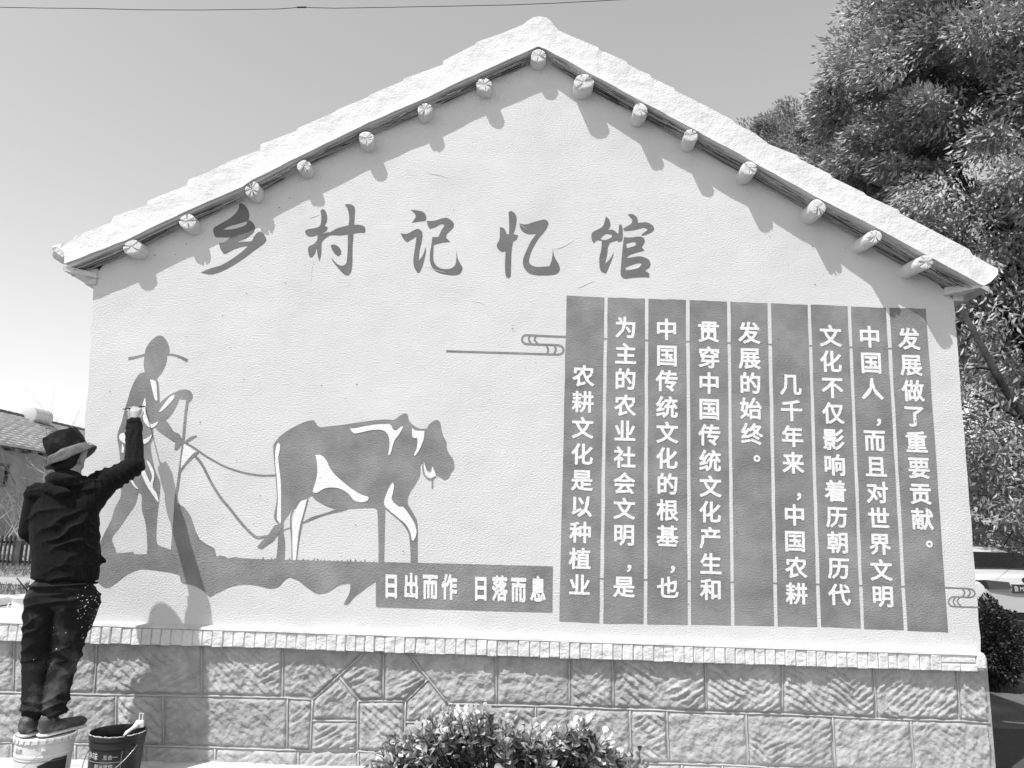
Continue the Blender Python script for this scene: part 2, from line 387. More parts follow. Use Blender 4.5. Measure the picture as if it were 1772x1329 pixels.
# purlin ends
logs = [(228, 427, 15, .10), (324, 383, 15, .10), (436, 327, 14.5, .105), (526, 287, 12.5, .098), (634, 239, 13.5, .10), (735, 189, 13, .10), (838, 146, 13.5, .103), (932, 96, 14, .104),
        (1010.5, 141, 16, .135), (1108.6, 190, 13, .147), (1196, 234, 13, .15), (1297, 291, 14, .155), (1416, 358, 14.5, .165), (1514.5, 409, 13, .20), (1603, 453, 13.5, .215)]
for li, (px, py, rp, pr_) in enumerate(logs):
    rnd = random.Random(li*7+3)
    c = at(px, py, -pr_); rr = (at(px+rp, py, -pr_)-c).length*.96
    NA, NG = 56, 6; V = []; fs = []
    cr = [rnd.uniform(0, 2*math.pi) for _ in range(rnd.randint(6, 10))]
    deep = [rnd.uniform(.35, 1) for _ in cr]
    ell = rnd.uniform(.92, 1.08); ph = rnd.uniform(0, 6)
    V.append(c+Vector((0, .004, 0)))
    for g in range(1, NG+1):
        for a in range(NA):
            th = 2*math.pi*a/NA; q = g/NG
            R = rr*q*(1+.05*math.sin(2*th+ph)+.03*math.sin(3*th+2*ph))
            dy = 0
            for ca, dp in zip(cr, deep):
                d = abs((th-ca+math.pi) % (2*math.pi)-math.pi)
                if d < .085 and q < dp+.4: dy = .022*dp
            if g == NG: dy += .004
            if g == NG and dy < .01: R *= .97
            V.append(c+Vector((R*math.cos(th)*ell, dy+rnd.uniform(-.0012, .0012), R*math.sin(th))))
    for a in range(NA): fs.append((0, 1+(a+1) % NA, 1+a))
    for g in range(NG-1):
        for a in range(NA):
            i = 1+g*NA; fs.append((i+a, i+(a+1) % NA, i+NA+(a+1) % NA, i+NA+a))
    # shaft runs back through the wall, tipping slightly
    base = 1+(NG-1)*NA; prev = base
    sl = Vector((rnd.uniform(-.05, .05)+(.12 if li < 3 else 0)-(.25 if li > 12 else 0)*.6, 1, rnd.uniform(-.08, .0)))
    for s_ in (.02, .09, .2, .34):
        st = len(V)
        for a in range(NA):
            v = V[base+a]; o_ = v-c; o_.y = 0
            V.append(c+o_*(1.03+.02*math.sin(a*.6+s_*30))+sl*s_)
        for a in range(NA): fs.append((prev+a, prev+(a+1) % NA, st+(a+1) % NA, st+a))
        prev = st
    lo = mesh('purlin_end', V, fs, M_LOG, H)
    autosmooth(lo, 38)

# eave corner pieces
mb = MB()
a, b, c_, d = at(109, 459, -.10), at(165, 472, -.02), at(168, 481, -.02), at(109, 468, -.10)
mb.add([a, b, c_, d]+[v+Vector((0, .5, 0)) for v in (a, b, c_, d)], [(0, 1, 2, 3), (0, 4, 5, 1), (3, 2, 6, 7), (0, 3, 7, 4), (1, 5, 6, 2), (7, 6, 5, 4)])
mb.build('eave_board', M_CAP, H)
mb = MB(); p, q = at(148, 479, -.012), at(163, 492, -.012); mb.box((p.x, -.012, q.z), (q.x+.01, .4, p.z+.06)); mb.build('corbel_block', M_SOFF, H)
mb = MB(); a = at(98, 430, -.02); b = at(118, 452, -.02)
mb.tube([at(104, 436, .02), at(118, 447, .02)], [.062, .055], 10); mb.tube([at(93, 430, .0), at(110, 428, .0)], [.02, .03], 8)
mb.build('eave_tile_end', M_SOFF, H)
mb = MB()
a, b, c_, d = at(1636, 497, -.02), at(1697, 488, -.19), at(1697, 497, -.19), at(1634, 510, -.02)
mb.add([a, b, c_, d]+[v+Vector((0, .5, 0)) for v in (a, b, c_, d)], [(0, 1, 2, 3), (0, 4, 5, 1), (3, 2, 6, 7), (0, 3, 7, 4), (1, 5, 6, 2), (7, 6, 5, 4)])
mb.build('eave_board', M_CAP, H)
mb = MB(); p, q = at(1650, 509, -.012), at(1668, 521, -.012); mb.box((p.x, -.012, q.z), (q.x, .4, p.z)); mb.build('corbel_block', M_SOFF, H)
mb = MB(); mb.tube([at(1712, 474, -.15), at(1712, 474, .3)], .05, 10); mb.build('eave_tile_end', M_SOFF, H)

# ------------------------------------------------------------------ brick ledge
PL = -.066
def ztop(x): return float(np.interp(x, [at(0, 1077, PL).x, at(1620, 1131, PL).x], [at(0, 1077, PL).z, at(1620, 1131, PL).z]))
def zbot(x): return float(np.interp(x, [at(0, 1110, PL).x, at(360, 1118.5, PL).x, at(1626, 1161, PL).x], [at(0, 1110, PL).z, at(360, 1118.5, PL).z, at(1626, 1161, PL).z]))
XL, XR = -6.2, at(1700, 1140, PL).x+.015
XB = at(1622, 1140, PL).x
mb = MB()                                              # mortar core behind the bricks, then sloping whitewashed top
seg = np.linspace(XL, XR-.005, 60)
V = []
for x in seg:
    zt, zb = ztop(x), zbot(x); wv = .003*(float(vnoise(x*9, 0., None, 2))-.5)
    V += [Vector((x, PL+.010, zb+.006)), Vector((x, PL+.010, zt-.004)), Vector((x, .25, zt-.004)), Vector((x, .25, zb+.006))]
fs = [(i*4+k, i*4+(k+1) % 4, (i+1)*4+(k+1) % 4, (i+1)*4+k) for i in range(len(seg)-1) for k in range(4)]
fs += [(0, 3, 2, 1), tuple((len(seg)-1)*4+k for k in range(4))]
led = mesh('brick_ledge', V, fs, M_JOINT, H)
seg = np.linspace(XL, XR, 220); V = []
for x in seg:
    zt = ztop(x); nz = .008*(float(fbm(x*6, 3.0, None, 4))-.5)
    V += [Vector((x, PL-.003, zt-.004+nz*.5)), Vector((x, PL+.004, zt+.009+nz)), Vector((x, -.02, zt+.014+nz)), Vector((x, .004, zt+.020)), Vector((x, .3, zt+.020)), Vector((x, .3, zt-.003)), Vector((x, PL+.006, zt-.004))]
K = 7
fs = [(i*K+k, i*K+(k+1) % K, (i+1)*K+(k+1) % K, (i+1)*K+k) for i in range(len(seg)-1) for k in range(K)]
fs += [tuple(range(K-1, -1, -1)), tuple((len(seg)-1)*K+k for k in range(K))]
mesh('ledge_capping', V, fs, M_LCAP, H, smooth=False)
def brick(x0, x1, z0, z1, parent=led, m=M_BRICK, dp=.0):
    bw_ = .004; y0 = PL-dp+random.uniform(-.004, .005); j = lambda a=.0022: random.uniform(-a, a)
    f = [(x0+bw_+j(), y0, z0+bw_+j()), (x1-bw_+j(), y0+j(.003), z0+bw_+j()), (x1-bw_+j(), y0, z1-bw_+j()), (x0+bw_+j(), y0+j(.003), z1-bw_+j())]
    mdl = [(x0, y0+.006, z0), (x1, y0+.006, z0), (x1, y0+.006, z1), (x0, y0+.006, z1)]
    bk = [(a_, PL+.10, c2) for a_, _, c2 in mdl]
    vs = f+mdl+bk
    fs = [(0, 1, 2, 3)]+[(4+k, 4+(k+1) % 4, (k+1) % 4, k) for k in range(4)]+[(8+k, 8+(k+1) % 4, 4+(k+1) % 4, 4+k) for k in range(4)]
    return mesh('brick', vs, fs, m, parent, origin=Vector(((x0+x1)/2, PL, (z0+z1)/2)))
x = at(-60, 1090, PL).x
while x < XB-.02:
    wd = .0655+random.uniform(-.005, .006); g = random.choice((.003, .004, .005, .007))
    brick(x, x+wd-g, zbot(x)+random.uniform(-.004, .003), ztop(x)-random.uniform(.004, .009)); x += wd
zt, zb = ztop(XB+.1), zbot(XB+.1); zm = zb+(zt-zb)*.44
brick(x, at(1688, 1130, PL).x, zm+.008, zt-.005); brick(x, (x+XR)/2-.02, zb, zm-.003); brick((x+XR)/2-.012, XR-.05, zb, zm-.004); brick(at(1690, 1130, PL).x, XR+.006, zb+.02, zt-.004)

# ------------------------------------------------------------------ stone foundation
fb = MB(); XF = at(1716, 1250, 0).x
fb.box((XL, -.003, -.3), (XF, .298, .84)); fb.box((-2.7, .3, -.3), (XF, 7.4, .86))
FO = fb.build('stone_foundation', M_MORTAR, H)
def l1(px): return float(np.interp(px, [-500, 0, 199, 373, 490, 541.7, 619.6, 702.7, 780, 982, 1063, 1240, 1355, 1516, 1662, 1716], [1186, 1198, 1202.6, 1205, 1207.6, 1211, 1213, 1214, 1218.8, 1223, 1226.5, 1233, 1236, 1243.7, 1247.5, 1252]))
def l2(px): return float(np.interp(px, [-500, 0, 157, 367, 536, 620, 656, 1081, 1240, 1329, 1716], [1272, 1284.5, 1288, 1293.7, 1299, 1300, 1302, 1319.7, 1323, 1328, 1340]))
def l0(px): return float(np.interp(px, [-500, 0, 360, 1240, 1716], [1080, 1092, 1104, 1128, 1146]))
def l3(px): return l2(px)+95
polys = []
v1 = [(-330, -330), (-210, -210), (-95, -95), (25, 23), (168, 163), (349, 349), (489, 489)]
for (a, b) in zip(v1[:-1], v1[1:]): polys.append([(a[0], l0(a[0])), (b[0], l0(b[0])), (b[1], l1(b[1])), (a[1], l1(a[1]))])
polys.append([(489, l0(489)), (627+24, l0(640)), (588, 1172), (541.7, 1211), (489, l1(489))])
polys.append([(651, l0(651)), (663.7, l0(664)), (663.7, 1213), (619.6, 1213), (588, 1172)])
polys.append([(663.7, l0(664)), (695, l0(695)), (740, 1176.5), (702.7, 1213.6), (663.7, 1213)])
polys.append([(695, l0(695)), (858, l0(858)), (860, l1(860)), (775, 1218), (740, 1176.5)])
v1 = [(858, 860), (985, 986), (1060, 1062), (1220, 1223), (1353, 1355), (1511, 1518), (1655, 1663), (1708, 1714)]
for (a, b) in zip(v1[:-1], v1[1:]): polys.append([(a[0], l0(a[0])), (b[0], l0(b[0])), (b[1], l1(b[1])), (a[1], l1(a[1]))])
v2 = [(-270, -270), (-120, -120), (42, 40), (201, 200), (282, 283), (497.6, 497), (541, 537)]
for (a, b) in zip(v2[:-1], v2[1:]): polys.append([(a[0], l1(a[0])), (b[0], l1(b[0])), (b[1], l2(b[1])), (a[1], l2(a[1]))])
polys.append([(541.7, 1211), (588, 1172), (619.6, 1213), (618, 1248), (540, 1247)])
polys.append([(540, 1247), (618, 1248), (619, 1300), (536.5, 1300)])
polys.append([(619.6, 1213), (702, 1213.6), (700, 1303), (656, 1302), (619.5, 1300)])
polys.append([(702, 1213.6), (740, 1176.5), (775, 1218), (778, 1250), (702, 1250)])
polys.append([(702, 1250), (778, 1250), (780, l2(780)), (700, l2(700))])
v2 = [(777, 780), (927, 927), (1090, 1093), (1154, 1158), (1291, 1296), (1441, 1446), (1576, 1583), (1714, 1720)]
for (a, b) in zip(v2[:-1], v2[1:]): polys.append([(a[0], l1(a[0])), (b[0], l1(b[0])), (b[1], l2(b[1])), (a[1], l2(a[1]))])
v3 = [-300, -130, 20, 130, 250, 372, 516, 620, 760, 900, 1030, 1180, 1250, 1390, 1520, 1640, 1722]
for a, b in zip(v3[:-1], v3[1:]): polys.append([(a, l2(a)), (b, l2(b)), (b, l3(b)), (a, l3(a))])
for si, pl in enumerate(polys):
    P = [at(a, b, -.01) for a, b in pl]; P = np.array([(p.x, p.z) for p in P])
    area = 0.5*sum(P[i][0]*P[(i+1) % len(P)][1]-P[(i+1) % len(P)][0]*P[i][1] for i in range(len(P)))
    if area < 0: P = P[::-1]
    st = .007
    x0, z0 = P.min(0)-st; x1, z1 = P.max(0)+st
    nx, nz = int((x1-x0)/st)+2, int((z1-z0)/st)+2
    X, Z = np.meshgrid(x0+np.arange(nx)*st, z0+np.arange(nz)*st)
    D = np.full(X.shape, 9.0)
    for i in range(len(P)):
        a, b = P[i], P[(i+1) % len(P)]; e = (b-a)/np.linalg.norm(b-a)
        D = np.minimum(D, (X-a[0])*(-e[1])+(Z-a[1])*e[0])
    D = D - .009 - .016*(fbm(X*22, Z*22, None, si*5+1, 3)-.4)
    prof = np.clip(D/.018, 0, 1)**.6
    th1 = math.radians(random.uniform(28, 42)); th2 = math.radians(180-random.uniform(28, 42))
    reg = fbm(X*3.2+si*3.1, Z*3.2, None, si+40, 2); k = np.clip((reg-.5)*14+.5+random.uniform(-.6, .6), 0, 1)
    sp = random.uniform(.033, .048); gam = random.choice((.3, .6, .9, 1, 1.1, 1.3))
    def groove(th, sd):
        u = (-X*math.sin(th)+Z*math.cos(th))/sp + .7*(fbm(X*9, Z*9, None, sd, 2)-.5)+.35*(fbm(X*30, Z*30, None, sd+2, 2)-.5)
        s = (u % 1)
        return np.where(s < .82, (s/.82)**.7, (1-s)/.18)*gam*np.clip(2.4*fbm(X*7, Z*7, None, sd+7, 2)-.35, .12, 1.3)
    G = groove(th1, si+3)*k+groove(th2, si+90)*(1-k)
    rough = fbm(X*26, Z*26, None, si+200, 3)-.5
    lump = fbm(X*7, Z*7, None, si+300, 2)-.5
    hgt = prof*(.009+.011*G+.022*rough+.016*lump) + (prof > 0)*.003
    Yv = -.001-hgt; Yv = np.where(D <= 0, .003, Yv)
    V = np.stack([X.ravel(), Yv.ravel(), Z.ravel()], 1)
    i = (np.arange(nz-1)[:, None]*nx+np.arange(nx-1)[None]).ravel()
    Q = np.stack([i, i+1, i+nx+1, i+nx], 1)
    ok = (D.ravel()[Q] > -st*1.2).all(1); Q = Q[ok]
    used, inv = np.unique(Q, return_inverse=True); V = V[used]; Q = inv.reshape(-1, 4)
    if P[:, 1].max() < -.05 or not len(Q): continue
    cc = Vector((P[:, 0].mean(), 0, P[:, 1].mean()))
    mesh('stone', V, Q, M_STONE, FO, smooth=False, origin=cc)
# raised mortar beads along the joints
def bead(pts, r=.0056):
    mb = MB(); P = []
    for i in range(len(pts)-1):
        a, b = pts[i], pts[i+1]; L_ = max(2, int(math.hypot(b[0]-a[0], b[1]-a[1])/14))
        for k in range(L_+(i == len(pts)-2)):
            t = k/L_; P.append(at(a[0]+(b[0]-a[0])*t, a[1]+(b[1]-a[1])*t+random.uniform(-.5, .5), -.0065))
    rr = [r*random.uniform(.82, 1.12) for _ in P]
    mb.tube(P, rr, 8); return mb.build('mortar_bead', M_BEAD, FO, smooth=True)
bead([(x, l1(x)) for x in (-500, 0, 199, 373, 490, 541.7)]); bead([(619.6, 1213), (702.7, 1213.6)]); bead([(x, l1(x)) for x in (775, 982, 1063, 1240, 1355, 1516, 1662, 1714)])
bead([(x, l2(x)) for x in (-500, 0, 157, 367, 536)]); bead([(619.6, 1300), (656, 1302), (760, 1306)]); bead([(x, l2(x)) for x in (760, 1081, 1240, 1329, 1716)])
bead([(541.7, 1211), (630, 1130)]); bead([(588, 1172), (619.6, 1213)], .005); bead([(541, 1211), (536.5, 1300)]); bead([(619.6, 1213), (619, 1300)]); bead([(541, 1247), (618, 1248)])
bead([(702.7, 1213.6), (740, 1176.5)]); bead([(709, 1134), (775, 1218)], .006); bead([(702, 1214), (700, 1303)]); bead([(703, 1250), (776, 1250)]); bead([(620, 1300), (595, 1326)]); bead([(663.7, 1132), (663.7, 1213)])
for a, b in ((25, 23), (168, 163), (349, 349), (489, 490), (858, 860), (985, 986), (1060, 1062), (1220, 1223), (1353, 1355), (1511, 1518), (1655, 1663)): bead([(a, l0(a)+18), (b, l1(b)-2)], .0042)
for a, b in ((42, 40), (201, 200), (282, 283), (497.6, 497), (927, 927), (1090, 1093), (1154, 1158), (1291, 1296), (1441, 1446), (1576, 1583)): bead([(a, l1(a)+2), (b, l2(b)-2)], .0042)
for a in v3[1:-1]: bead([(a, l2(a)+2), (a, l3(a))], .006)

# cement apron along the foot of the wall
X, Y = np.meshgrid(np.linspace(-6, 3.4, 360), np.linspace(-.30, .004, 14))
edge = -.22-.05*(fbm(X*3, 0*X, None, 77, 3)-.5); t = np.clip((Y-edge)/.05, 0, 1)
Z = -.02+(.10+.02*fbm(X*2.2, Y*2.2, None, 5, 3)+.016*fbm(X*16, Y*16, None, 6, 3))*t
V = np.stack([X.ravel(), Y.ravel(), Z.ravel()], 1); nx = 360
i = (np.arange(13)[:, None]*nx+np.arange(nx-1)[None]).ravel()
o = mesh('cement_apron', V, np.stack([i, i+1, i+nx+1, i+nx], 1), M_APRON); o['kind'] = 'structure'

# ------------------------------------------------------------------ painting on the wall
def smooth_pts(P, corner=62, sub=4, closed=True):
    P = [Vector(p) for p in P]; n = len(P); out = []
    def is_corner(i):
        a, b, c = P[(i-1) % n], P[i], P[(i+1) % n]; u, v = b-a, c-b
        if u.length < 1e-6 or v.length < 1e-6: return True
        return math.degrees(u.angle(v)) > corner
    crn = [is_corner(i) if closed or 0 < i < n-1 else True for i in range(n)]
    rng = range(n if closed else n-1)
    for i in rng:
        p0, p1, p2, p3 = P[(i-1) % n], P[i], P[(i+1) % n], P[(i+2) % n]
        if crn[i] or (not closed and i == 0): p0 = p1-(p2-p1)
        if crn[(i+1) % n] or (not closed and i+2 >= n): p3 = p2+(p2-p1)
        m1, m2 = (p2-p0)*.5, (p3-p1)*.5; L_ = (p2-p1).length
        if m1.length > L_: m1 = m1.normalized()*L_
        if m2.length > L_: m2 = m2.normalized()*L_
        for k in range(sub):
            t = k/sub; t2, t3 = t*t, t*t*t
            out.append(p1*(2*t3-3*t2+1)+m1*(t3-2*t2+t)+p2*(-2*t3+3*t2)+m2*(t3-t2))
    if not closed: out.append(P[-1])
    return out
LAYER = [0]
def flat(loops, Y):
    """loops in photo pixels on the wall plane -> vertices and triangles"""
    lv = [[Vector((p[0], p[1], 0)) for p in L_] for L_ in loops]
    tri = tessellate_polygon(lv); allp = [p for L_ in lv for p in L_]
    return [at(p.x, p.y, Y) for p in allp], [tuple(t) for t in tri]
def patch(name, polys, m, parent, Y=-.0012, sm=True, origin=None):
    """polys: list of loops, or (loop, [holes])"""
    mb = MB()
    for k, pg in enumerate(polys):
        loops = [pg[0]]+list(pg[1]) if isinstance(pg, tuple) and pg and isinstance(pg[0], list) else [pg]
        if sm: loops = [[(v.x, v.y) for v in smooth_pts([(a, b, 0) for a, b in L_])] for L_ in loops]
        v, f = flat(loops, Y-.00015*k)
        mb.add(v, f)
    o = mb.build(name, m, parent, origin=origin)
    bm = bmesh.new(); bm.from_mesh(o.data)
    bmesh.ops.recalc_face_normals(bm, faces=bm.faces)
    for f_ in bm.faces:
        if f_.normal.y > 0: f_.normal_flip()
    bm.to_mesh(o.data); bm.free()
    return o
def ribbon(pts, wd, sub=5):
    P = smooth_pts([(a, b, 0) for a, b in pts], 75, sub, False); L_, R_ = [], []
    for i, p in enumerate(P):
        t = (P[min(i+1, len(P)-1)]-P[max(i-1, 0)]).normalized(); nn = Vector((-t.y, t.x, 0))*(wd/2)
        L_.append((p.x+nn.x, p.y+nn.y)); R_.append((p.x-nn.x, p.y-nn.y))
    return L_+R_[::-1]
def T(pts, ox, oy, s): return [(ox+a/s, oy+b/s) for a, b in pts]
A3 = lambda p: T(p, 320, 330, 4.027)
A4 = lambda p: T(p, 680, 340, 3.692)
A5 = lambda p: T(p, 170, 560, 4.582)
A6 = lambda p: T(p, 150, 820, 3.408)
A7 = lambda p: T(p, 440, 700, 4.584)
A0 = lambda p: T(p, 0, 680, 4.43)
# title
patch('title_character', [A3([(378,88),(400,90),(430,115),(448,160),(445,200),(425,215),(300,252),(265,272),(330,268),(400,250),(430,230),(432,206),(460,210),(485,240),(487,270),(470,300),(430,330),(360,360),(400,355),(465,350),(480,320),(510,288),(535,288),(560,320),(567,345),(550,370),(480,420),(400,480),(320,530),(250,565),(190,582),(145,580),(110,570),(180,540),(250,520),(320,480),(390,430),(440,385),(400,390),(340,410),(290,437),(270,438),(245,400),(238,365),(280,355),(320,325),(220,325),(205,310),(198,265),(230,240),(300,200),(350,160),(375,120)])], M_TITLE, H)
patch('title_character', [A3([(945,140),(955,128),(975,135),(990,170),(990,210),(975,245),(995,255),(990,275),(955,300),(1000,288),(1010,290),(1060,262),(1140,240),(1145,180),(1130,120),(1112,98),(1140,92),(1175,105),(1186,130),(1183,180),(1180,238),(1215,237),(1250,250),(1258,275),(1252,295),(1220,293),(1175,300),(1168,400),(1167,500),(1160,560),(1145,585),(1125,590),(1100,575),(1060,530),(1030,490),(1017,465),(1060,510),(1090,522),(1120,510),(1130,470),(1135,380),(1135,305),(1080,312),(1010,312),(960,350),(952,380),(950,440),(937,493),(925,450),(918,400),(905,440),(885,465),(868,460),(858,420),(862,390),(900,370),(920,345),(925,310),(880,320),(850,312),(835,285),(850,270),(935,250),(950,200),(948,160)]),
    A3([(1015,378),(1040,375),(1070,390),(1088,420),(1085,445),(1065,455),(1045,440),(1025,410)])], M_TITLE, H)
patch('title_character', [A4([(113,85),(150,88),(195,100),(213,130),(208,155),(170,160),(120,168),(145,130),(135,105)]),
    A4([(48,235),(90,238),(140,212),(165,208),(188,230),(185,280),(170,350),(165,410),(190,375),(208,322),(210,360),(190,440),(170,485),(155,487),(135,450),(130,400),(145,300),(150,255),(120,275),(92,292),(70,275)]),
    A4([(217,155),(260,155),(320,138),(350,138),(385,165),(388,190),(370,215),(345,240),(340,262),(367,290),(335,292),(300,298),(260,310),(258,400),(275,440),(310,460),(360,462),(395,440),(405,400),(405,343),(415,400),(443,450),(440,475),(420,498),(380,503),(320,495),(270,475),(240,430),(235,370),(245,310),(252,260),(290,258),(310,215),(330,185),(310,175),(270,195),(235,208),(222,185)])], M_TITLE, H)
patch('title_character', [A4([(683,195),(710,205),(728,240),(742,240),(742,160),(738,100),(755,92),(780,110),(790,140),(785,190),(770,240),(800,248),(790,275),(768,290),(758,350),(755,430),(752,510),(740,523),(722,510),(715,450),(720,350),(700,355),(675,340),(663,310),(680,275),(683,230)]),
    A4([(808,172),(850,178),(910,160),(965,147),(985,155),(993,175),(975,215),(930,270),(890,340),(870,400),(875,430),(910,448),(960,448),(1000,445),(1015,400),(1022,335),(1030,380),(1062,440),(1065,470),(1045,495),(1000,503),(920,503),(870,490),(835,450),(832,400),(855,340),(885,280),(915,240),(860,240),(825,220),(812,195)])], M_TITLE, H)
patch('title_character', [(A4([(1360,127),(1380,145),(1390,185),(1375,215),(1405,212),(1440,240),(1445,180),(1460,178),(1468,215),(1465,280),(1440,292),(1435,280),(1390,295),(1375,320),(1368,370),(1355,430),(1385,400),(1412,355),(1400,400),(1365,485),(1350,490),(1325,470),(1318,400),(1330,340),(1335,285),(1305,280),(1283,300),(1270,275),(1270,235),(1300,215),(1340,190),(1355,150)]), [A4([(1322,272),(1360,240),(1400,245),(1395,262),(1355,278)])]),
    A4([(1500,115),(1530,112),(1560,135),(1565,168),(1620,165),(1660,185),(1670,210),(1650,230),(1600,250),(1585,245),(1630,210),(1600,200),(1540,215),(1480,220),(1470,205),(1520,175),(1530,150)]),
    (A4([(1475,260),(1520,262),(1580,255),(1605,270),(1608,290),(1590,325),(1607,345),(1560,358),(1510,375),(1490,395),(1520,390),(1580,382),(1630,400),(1645,425),(1640,450),(1610,475),(1635,490),(1638,517),(1590,515),(1520,520),(1480,525),(1455,500),(1458,430),(1465,350)]), [A4([(1490,300),(1540,290),(1555,300),(1545,315),(1495,330)]), A4([(1485,455),(1520,440),(1570,425),(1590,432),(1570,455),(1520,468),(1488,470)])])], M_TITLE, H)
# farmer
farm = patch('farmer_painting', [
    A5([(375,205),(395,165),(430,125),(465,100),(490,95),(515,103),(545,140),(562,185),(566,225),(548,245),(543,300),(525,350),(500,395),(468,437),(478,470),(484,540),(488,632),(500,700),(530,760),(500,768),(440,800),(437,850),(432,920),(415,960),(425,1050),(455,1170),(485,1240)])
    + [(277.5,840),(275,869),(272,898.7),(270.5,934),(275,943.7),(296,951),(296,962),(253.5,960),(255,949.6),(253.9,924),(251.5,904.6),(245.7,883),(244.7,857),(239.8,852.7),(234,873),(222,891),(204.6,916.3),(193.8,932),(202.6,958),(176,962),(170,948),(181,922),(192.8,898.7),(198.7,879),(208.5,859.6),(209.5,840)]
    + A5([(178,1200),(175,1100),(165,1000),(150,900),(160,850),(185,780),(210,680),(235,600),(255,530),(290,450),(330,395),(368,385),(360,310)]),
    A5([(235,268),(300,255),(372,237),(372,256),(300,276),(240,290)]),
    A5([(550,236),(600,240),(660,258),(712,282),(703,306),(650,278),(600,258),(548,252)]),
    A5([(488,632),(520,600),(560,568),(600,548),(650,528),(700,522),(735,540),(748,570),(742,600),(722,622),(692,602),(640,597),(625,640),(590,705),(555,748),(525,768),(470,775),(440,700)]),
    A5([(440,815),(480,775),(525,765),(548,780),(575,820),(600,855),(640,875),(660,905),(672,930),(650,975),(622,1005),(602,998),(612,945),(580,925),(530,890),(480,855)]),
    A5([(690,930),(730,900),(775,885),(785,892),(740,920),(700,945)])], M_PAINT, H)
patch('painted_highlight', [A5([(410,443),(440,448),(460,470),(470,612),(450,605),(430,530)]), A5([(605,562),(600,590),(560,640),(500,695),(478,700),(520,640),(570,580)]),
    A5([(372,585),(378,640),(375,700),(395,760),(420,800),(480,775),(460,805),(430,825),(400,818),(365,780),(350,720),(350,650)]),
    A5([(165,905),(175,875),(205,868),(232,890),(235,950),(215,952),(180,930)]), A5([(190,950),(205,990),(200,1025),(183,1020)]), A5([(430,875),(400,935),(345,965),(350,925),(380,910)]),
    A5([(250,1165),(275,1250),(320,1312),(300,1305),(268,1270),(245,1190)]),
    A0([(1120,515),(1140,525),(1175,590),(1183,640),(1170,720),(1200,770),(1217,835),(1212,840),(1170,780),(1120,700),(1078,600),(1085,582),(1105,590),(1152,690),(1165,640),(1150,590)])], M_WHITEP, farm, Y=-.0032)
plough = patch('plough_painting', [ribbon(A5([(707,612),(692,720),(673,940),(655,1100),(640,1210),(628,1300)])+[(304.5, 860), (303, 884)], 4.5),
    [(302,872),(308,871),(318,877),(326,887),(331,896),(338,918),(346,934),(358,942),(371,948.6),(375,965),(296,965),(295.6,950.6),(298,920),(300.5,889)],
    ribbon(A5([(668,932),(760,985),(870,1060),(1000,1130),(1130,1175),(1280,1202)])+[(484.5, 822)], 2.8), ribbon(A5([(648,1170),(700,1100),(795,1015)]), 4),
    ribbon([(338.5,789.5),(349,803),(358,820),(367,837.6),(381.8,861),(399,881.6),(420,908),(437.6,925.6),(446,930),(464,928)], 4.4),
    A6([(1003,430),(1030,443),(1100,395),(1130,355),(1165,300),(1110,300),(1070,360)])], M_PAINT, H, Y=-.0022, sm=False)
patch('painted_highlight', [A5([(680,952),(770,1015),(720,1065),(655,1145),(662,1060)])], M_WHITEP, plough, Y=-.0034, sm=False)
# ox
ox = patch('ox_painting', [A7([(150,330),(165,295),(200,255),(260,210),(330,170),(400,138),(450,125),(475,128),(495,160),(525,180),(600,172),(720,158),(850,138),(950,125),(1050,118),(1110,120),(1150,90),(1190,70),(1215,75),(1230,130),(1265,165),(1310,190),(1370,190),(1385,160),(1420,132),(1450,122),(1475,145),(1485,200),(1500,250),(1525,300),(1525,340),(1545,390),(1575,430),(1588,480),(1582,520),(1560,545),(1545,580),(1510,602),(1480,580),(1442,560),(1425,510),(1400,530),(1365,520),(1340,470),(1320,480),(1315,560),(1280,630),(1240,690),(1220,740),(1220,790),(1260,860),(1290,920),(1298,1010),(1296,1100),(1297,1255),(1240,1255),(1238,1150),(1225,1030),(1200,980),(1160,930),(1100,880),(1040,830),(1030,1250),(985,1250),(985,1100),(975,840),(940,820),(760,828),(650,832),(560,800),(490,760),(458,725),(415,747),(360,780),(330,830),(305,820),(270,880),(235,930),(232,1000),(245,1100),(242,1200),(235,1240),(170,1240),(183,1150),(188,1050),(190,960),(165,920),(155,885),(178,760),(172,600),(157,450)]),
    ribbon(A7([(425,750),(385,900),(350,1090),(330,1240)]), 3), ribbon(A7([(322,800),(292,880),(290,960),(300,1100),(300,1240)]), 2.6),
    ribbon(A7([(228,998),(262,985),(292,978)]), 2), A7([(380,938),(450,895),(560,862),(650,833),(760,824),(700,845),(560,878),(440,925),(385,945)]),
    ribbon(A7([(1335,480),(1345,550),(1370,585),(1400,597),(1440,575)]), 2.2), ribbon(A7([(1414,595),(1412,665)]), 2.4)], M_PAINT, H, Y=-.0014)
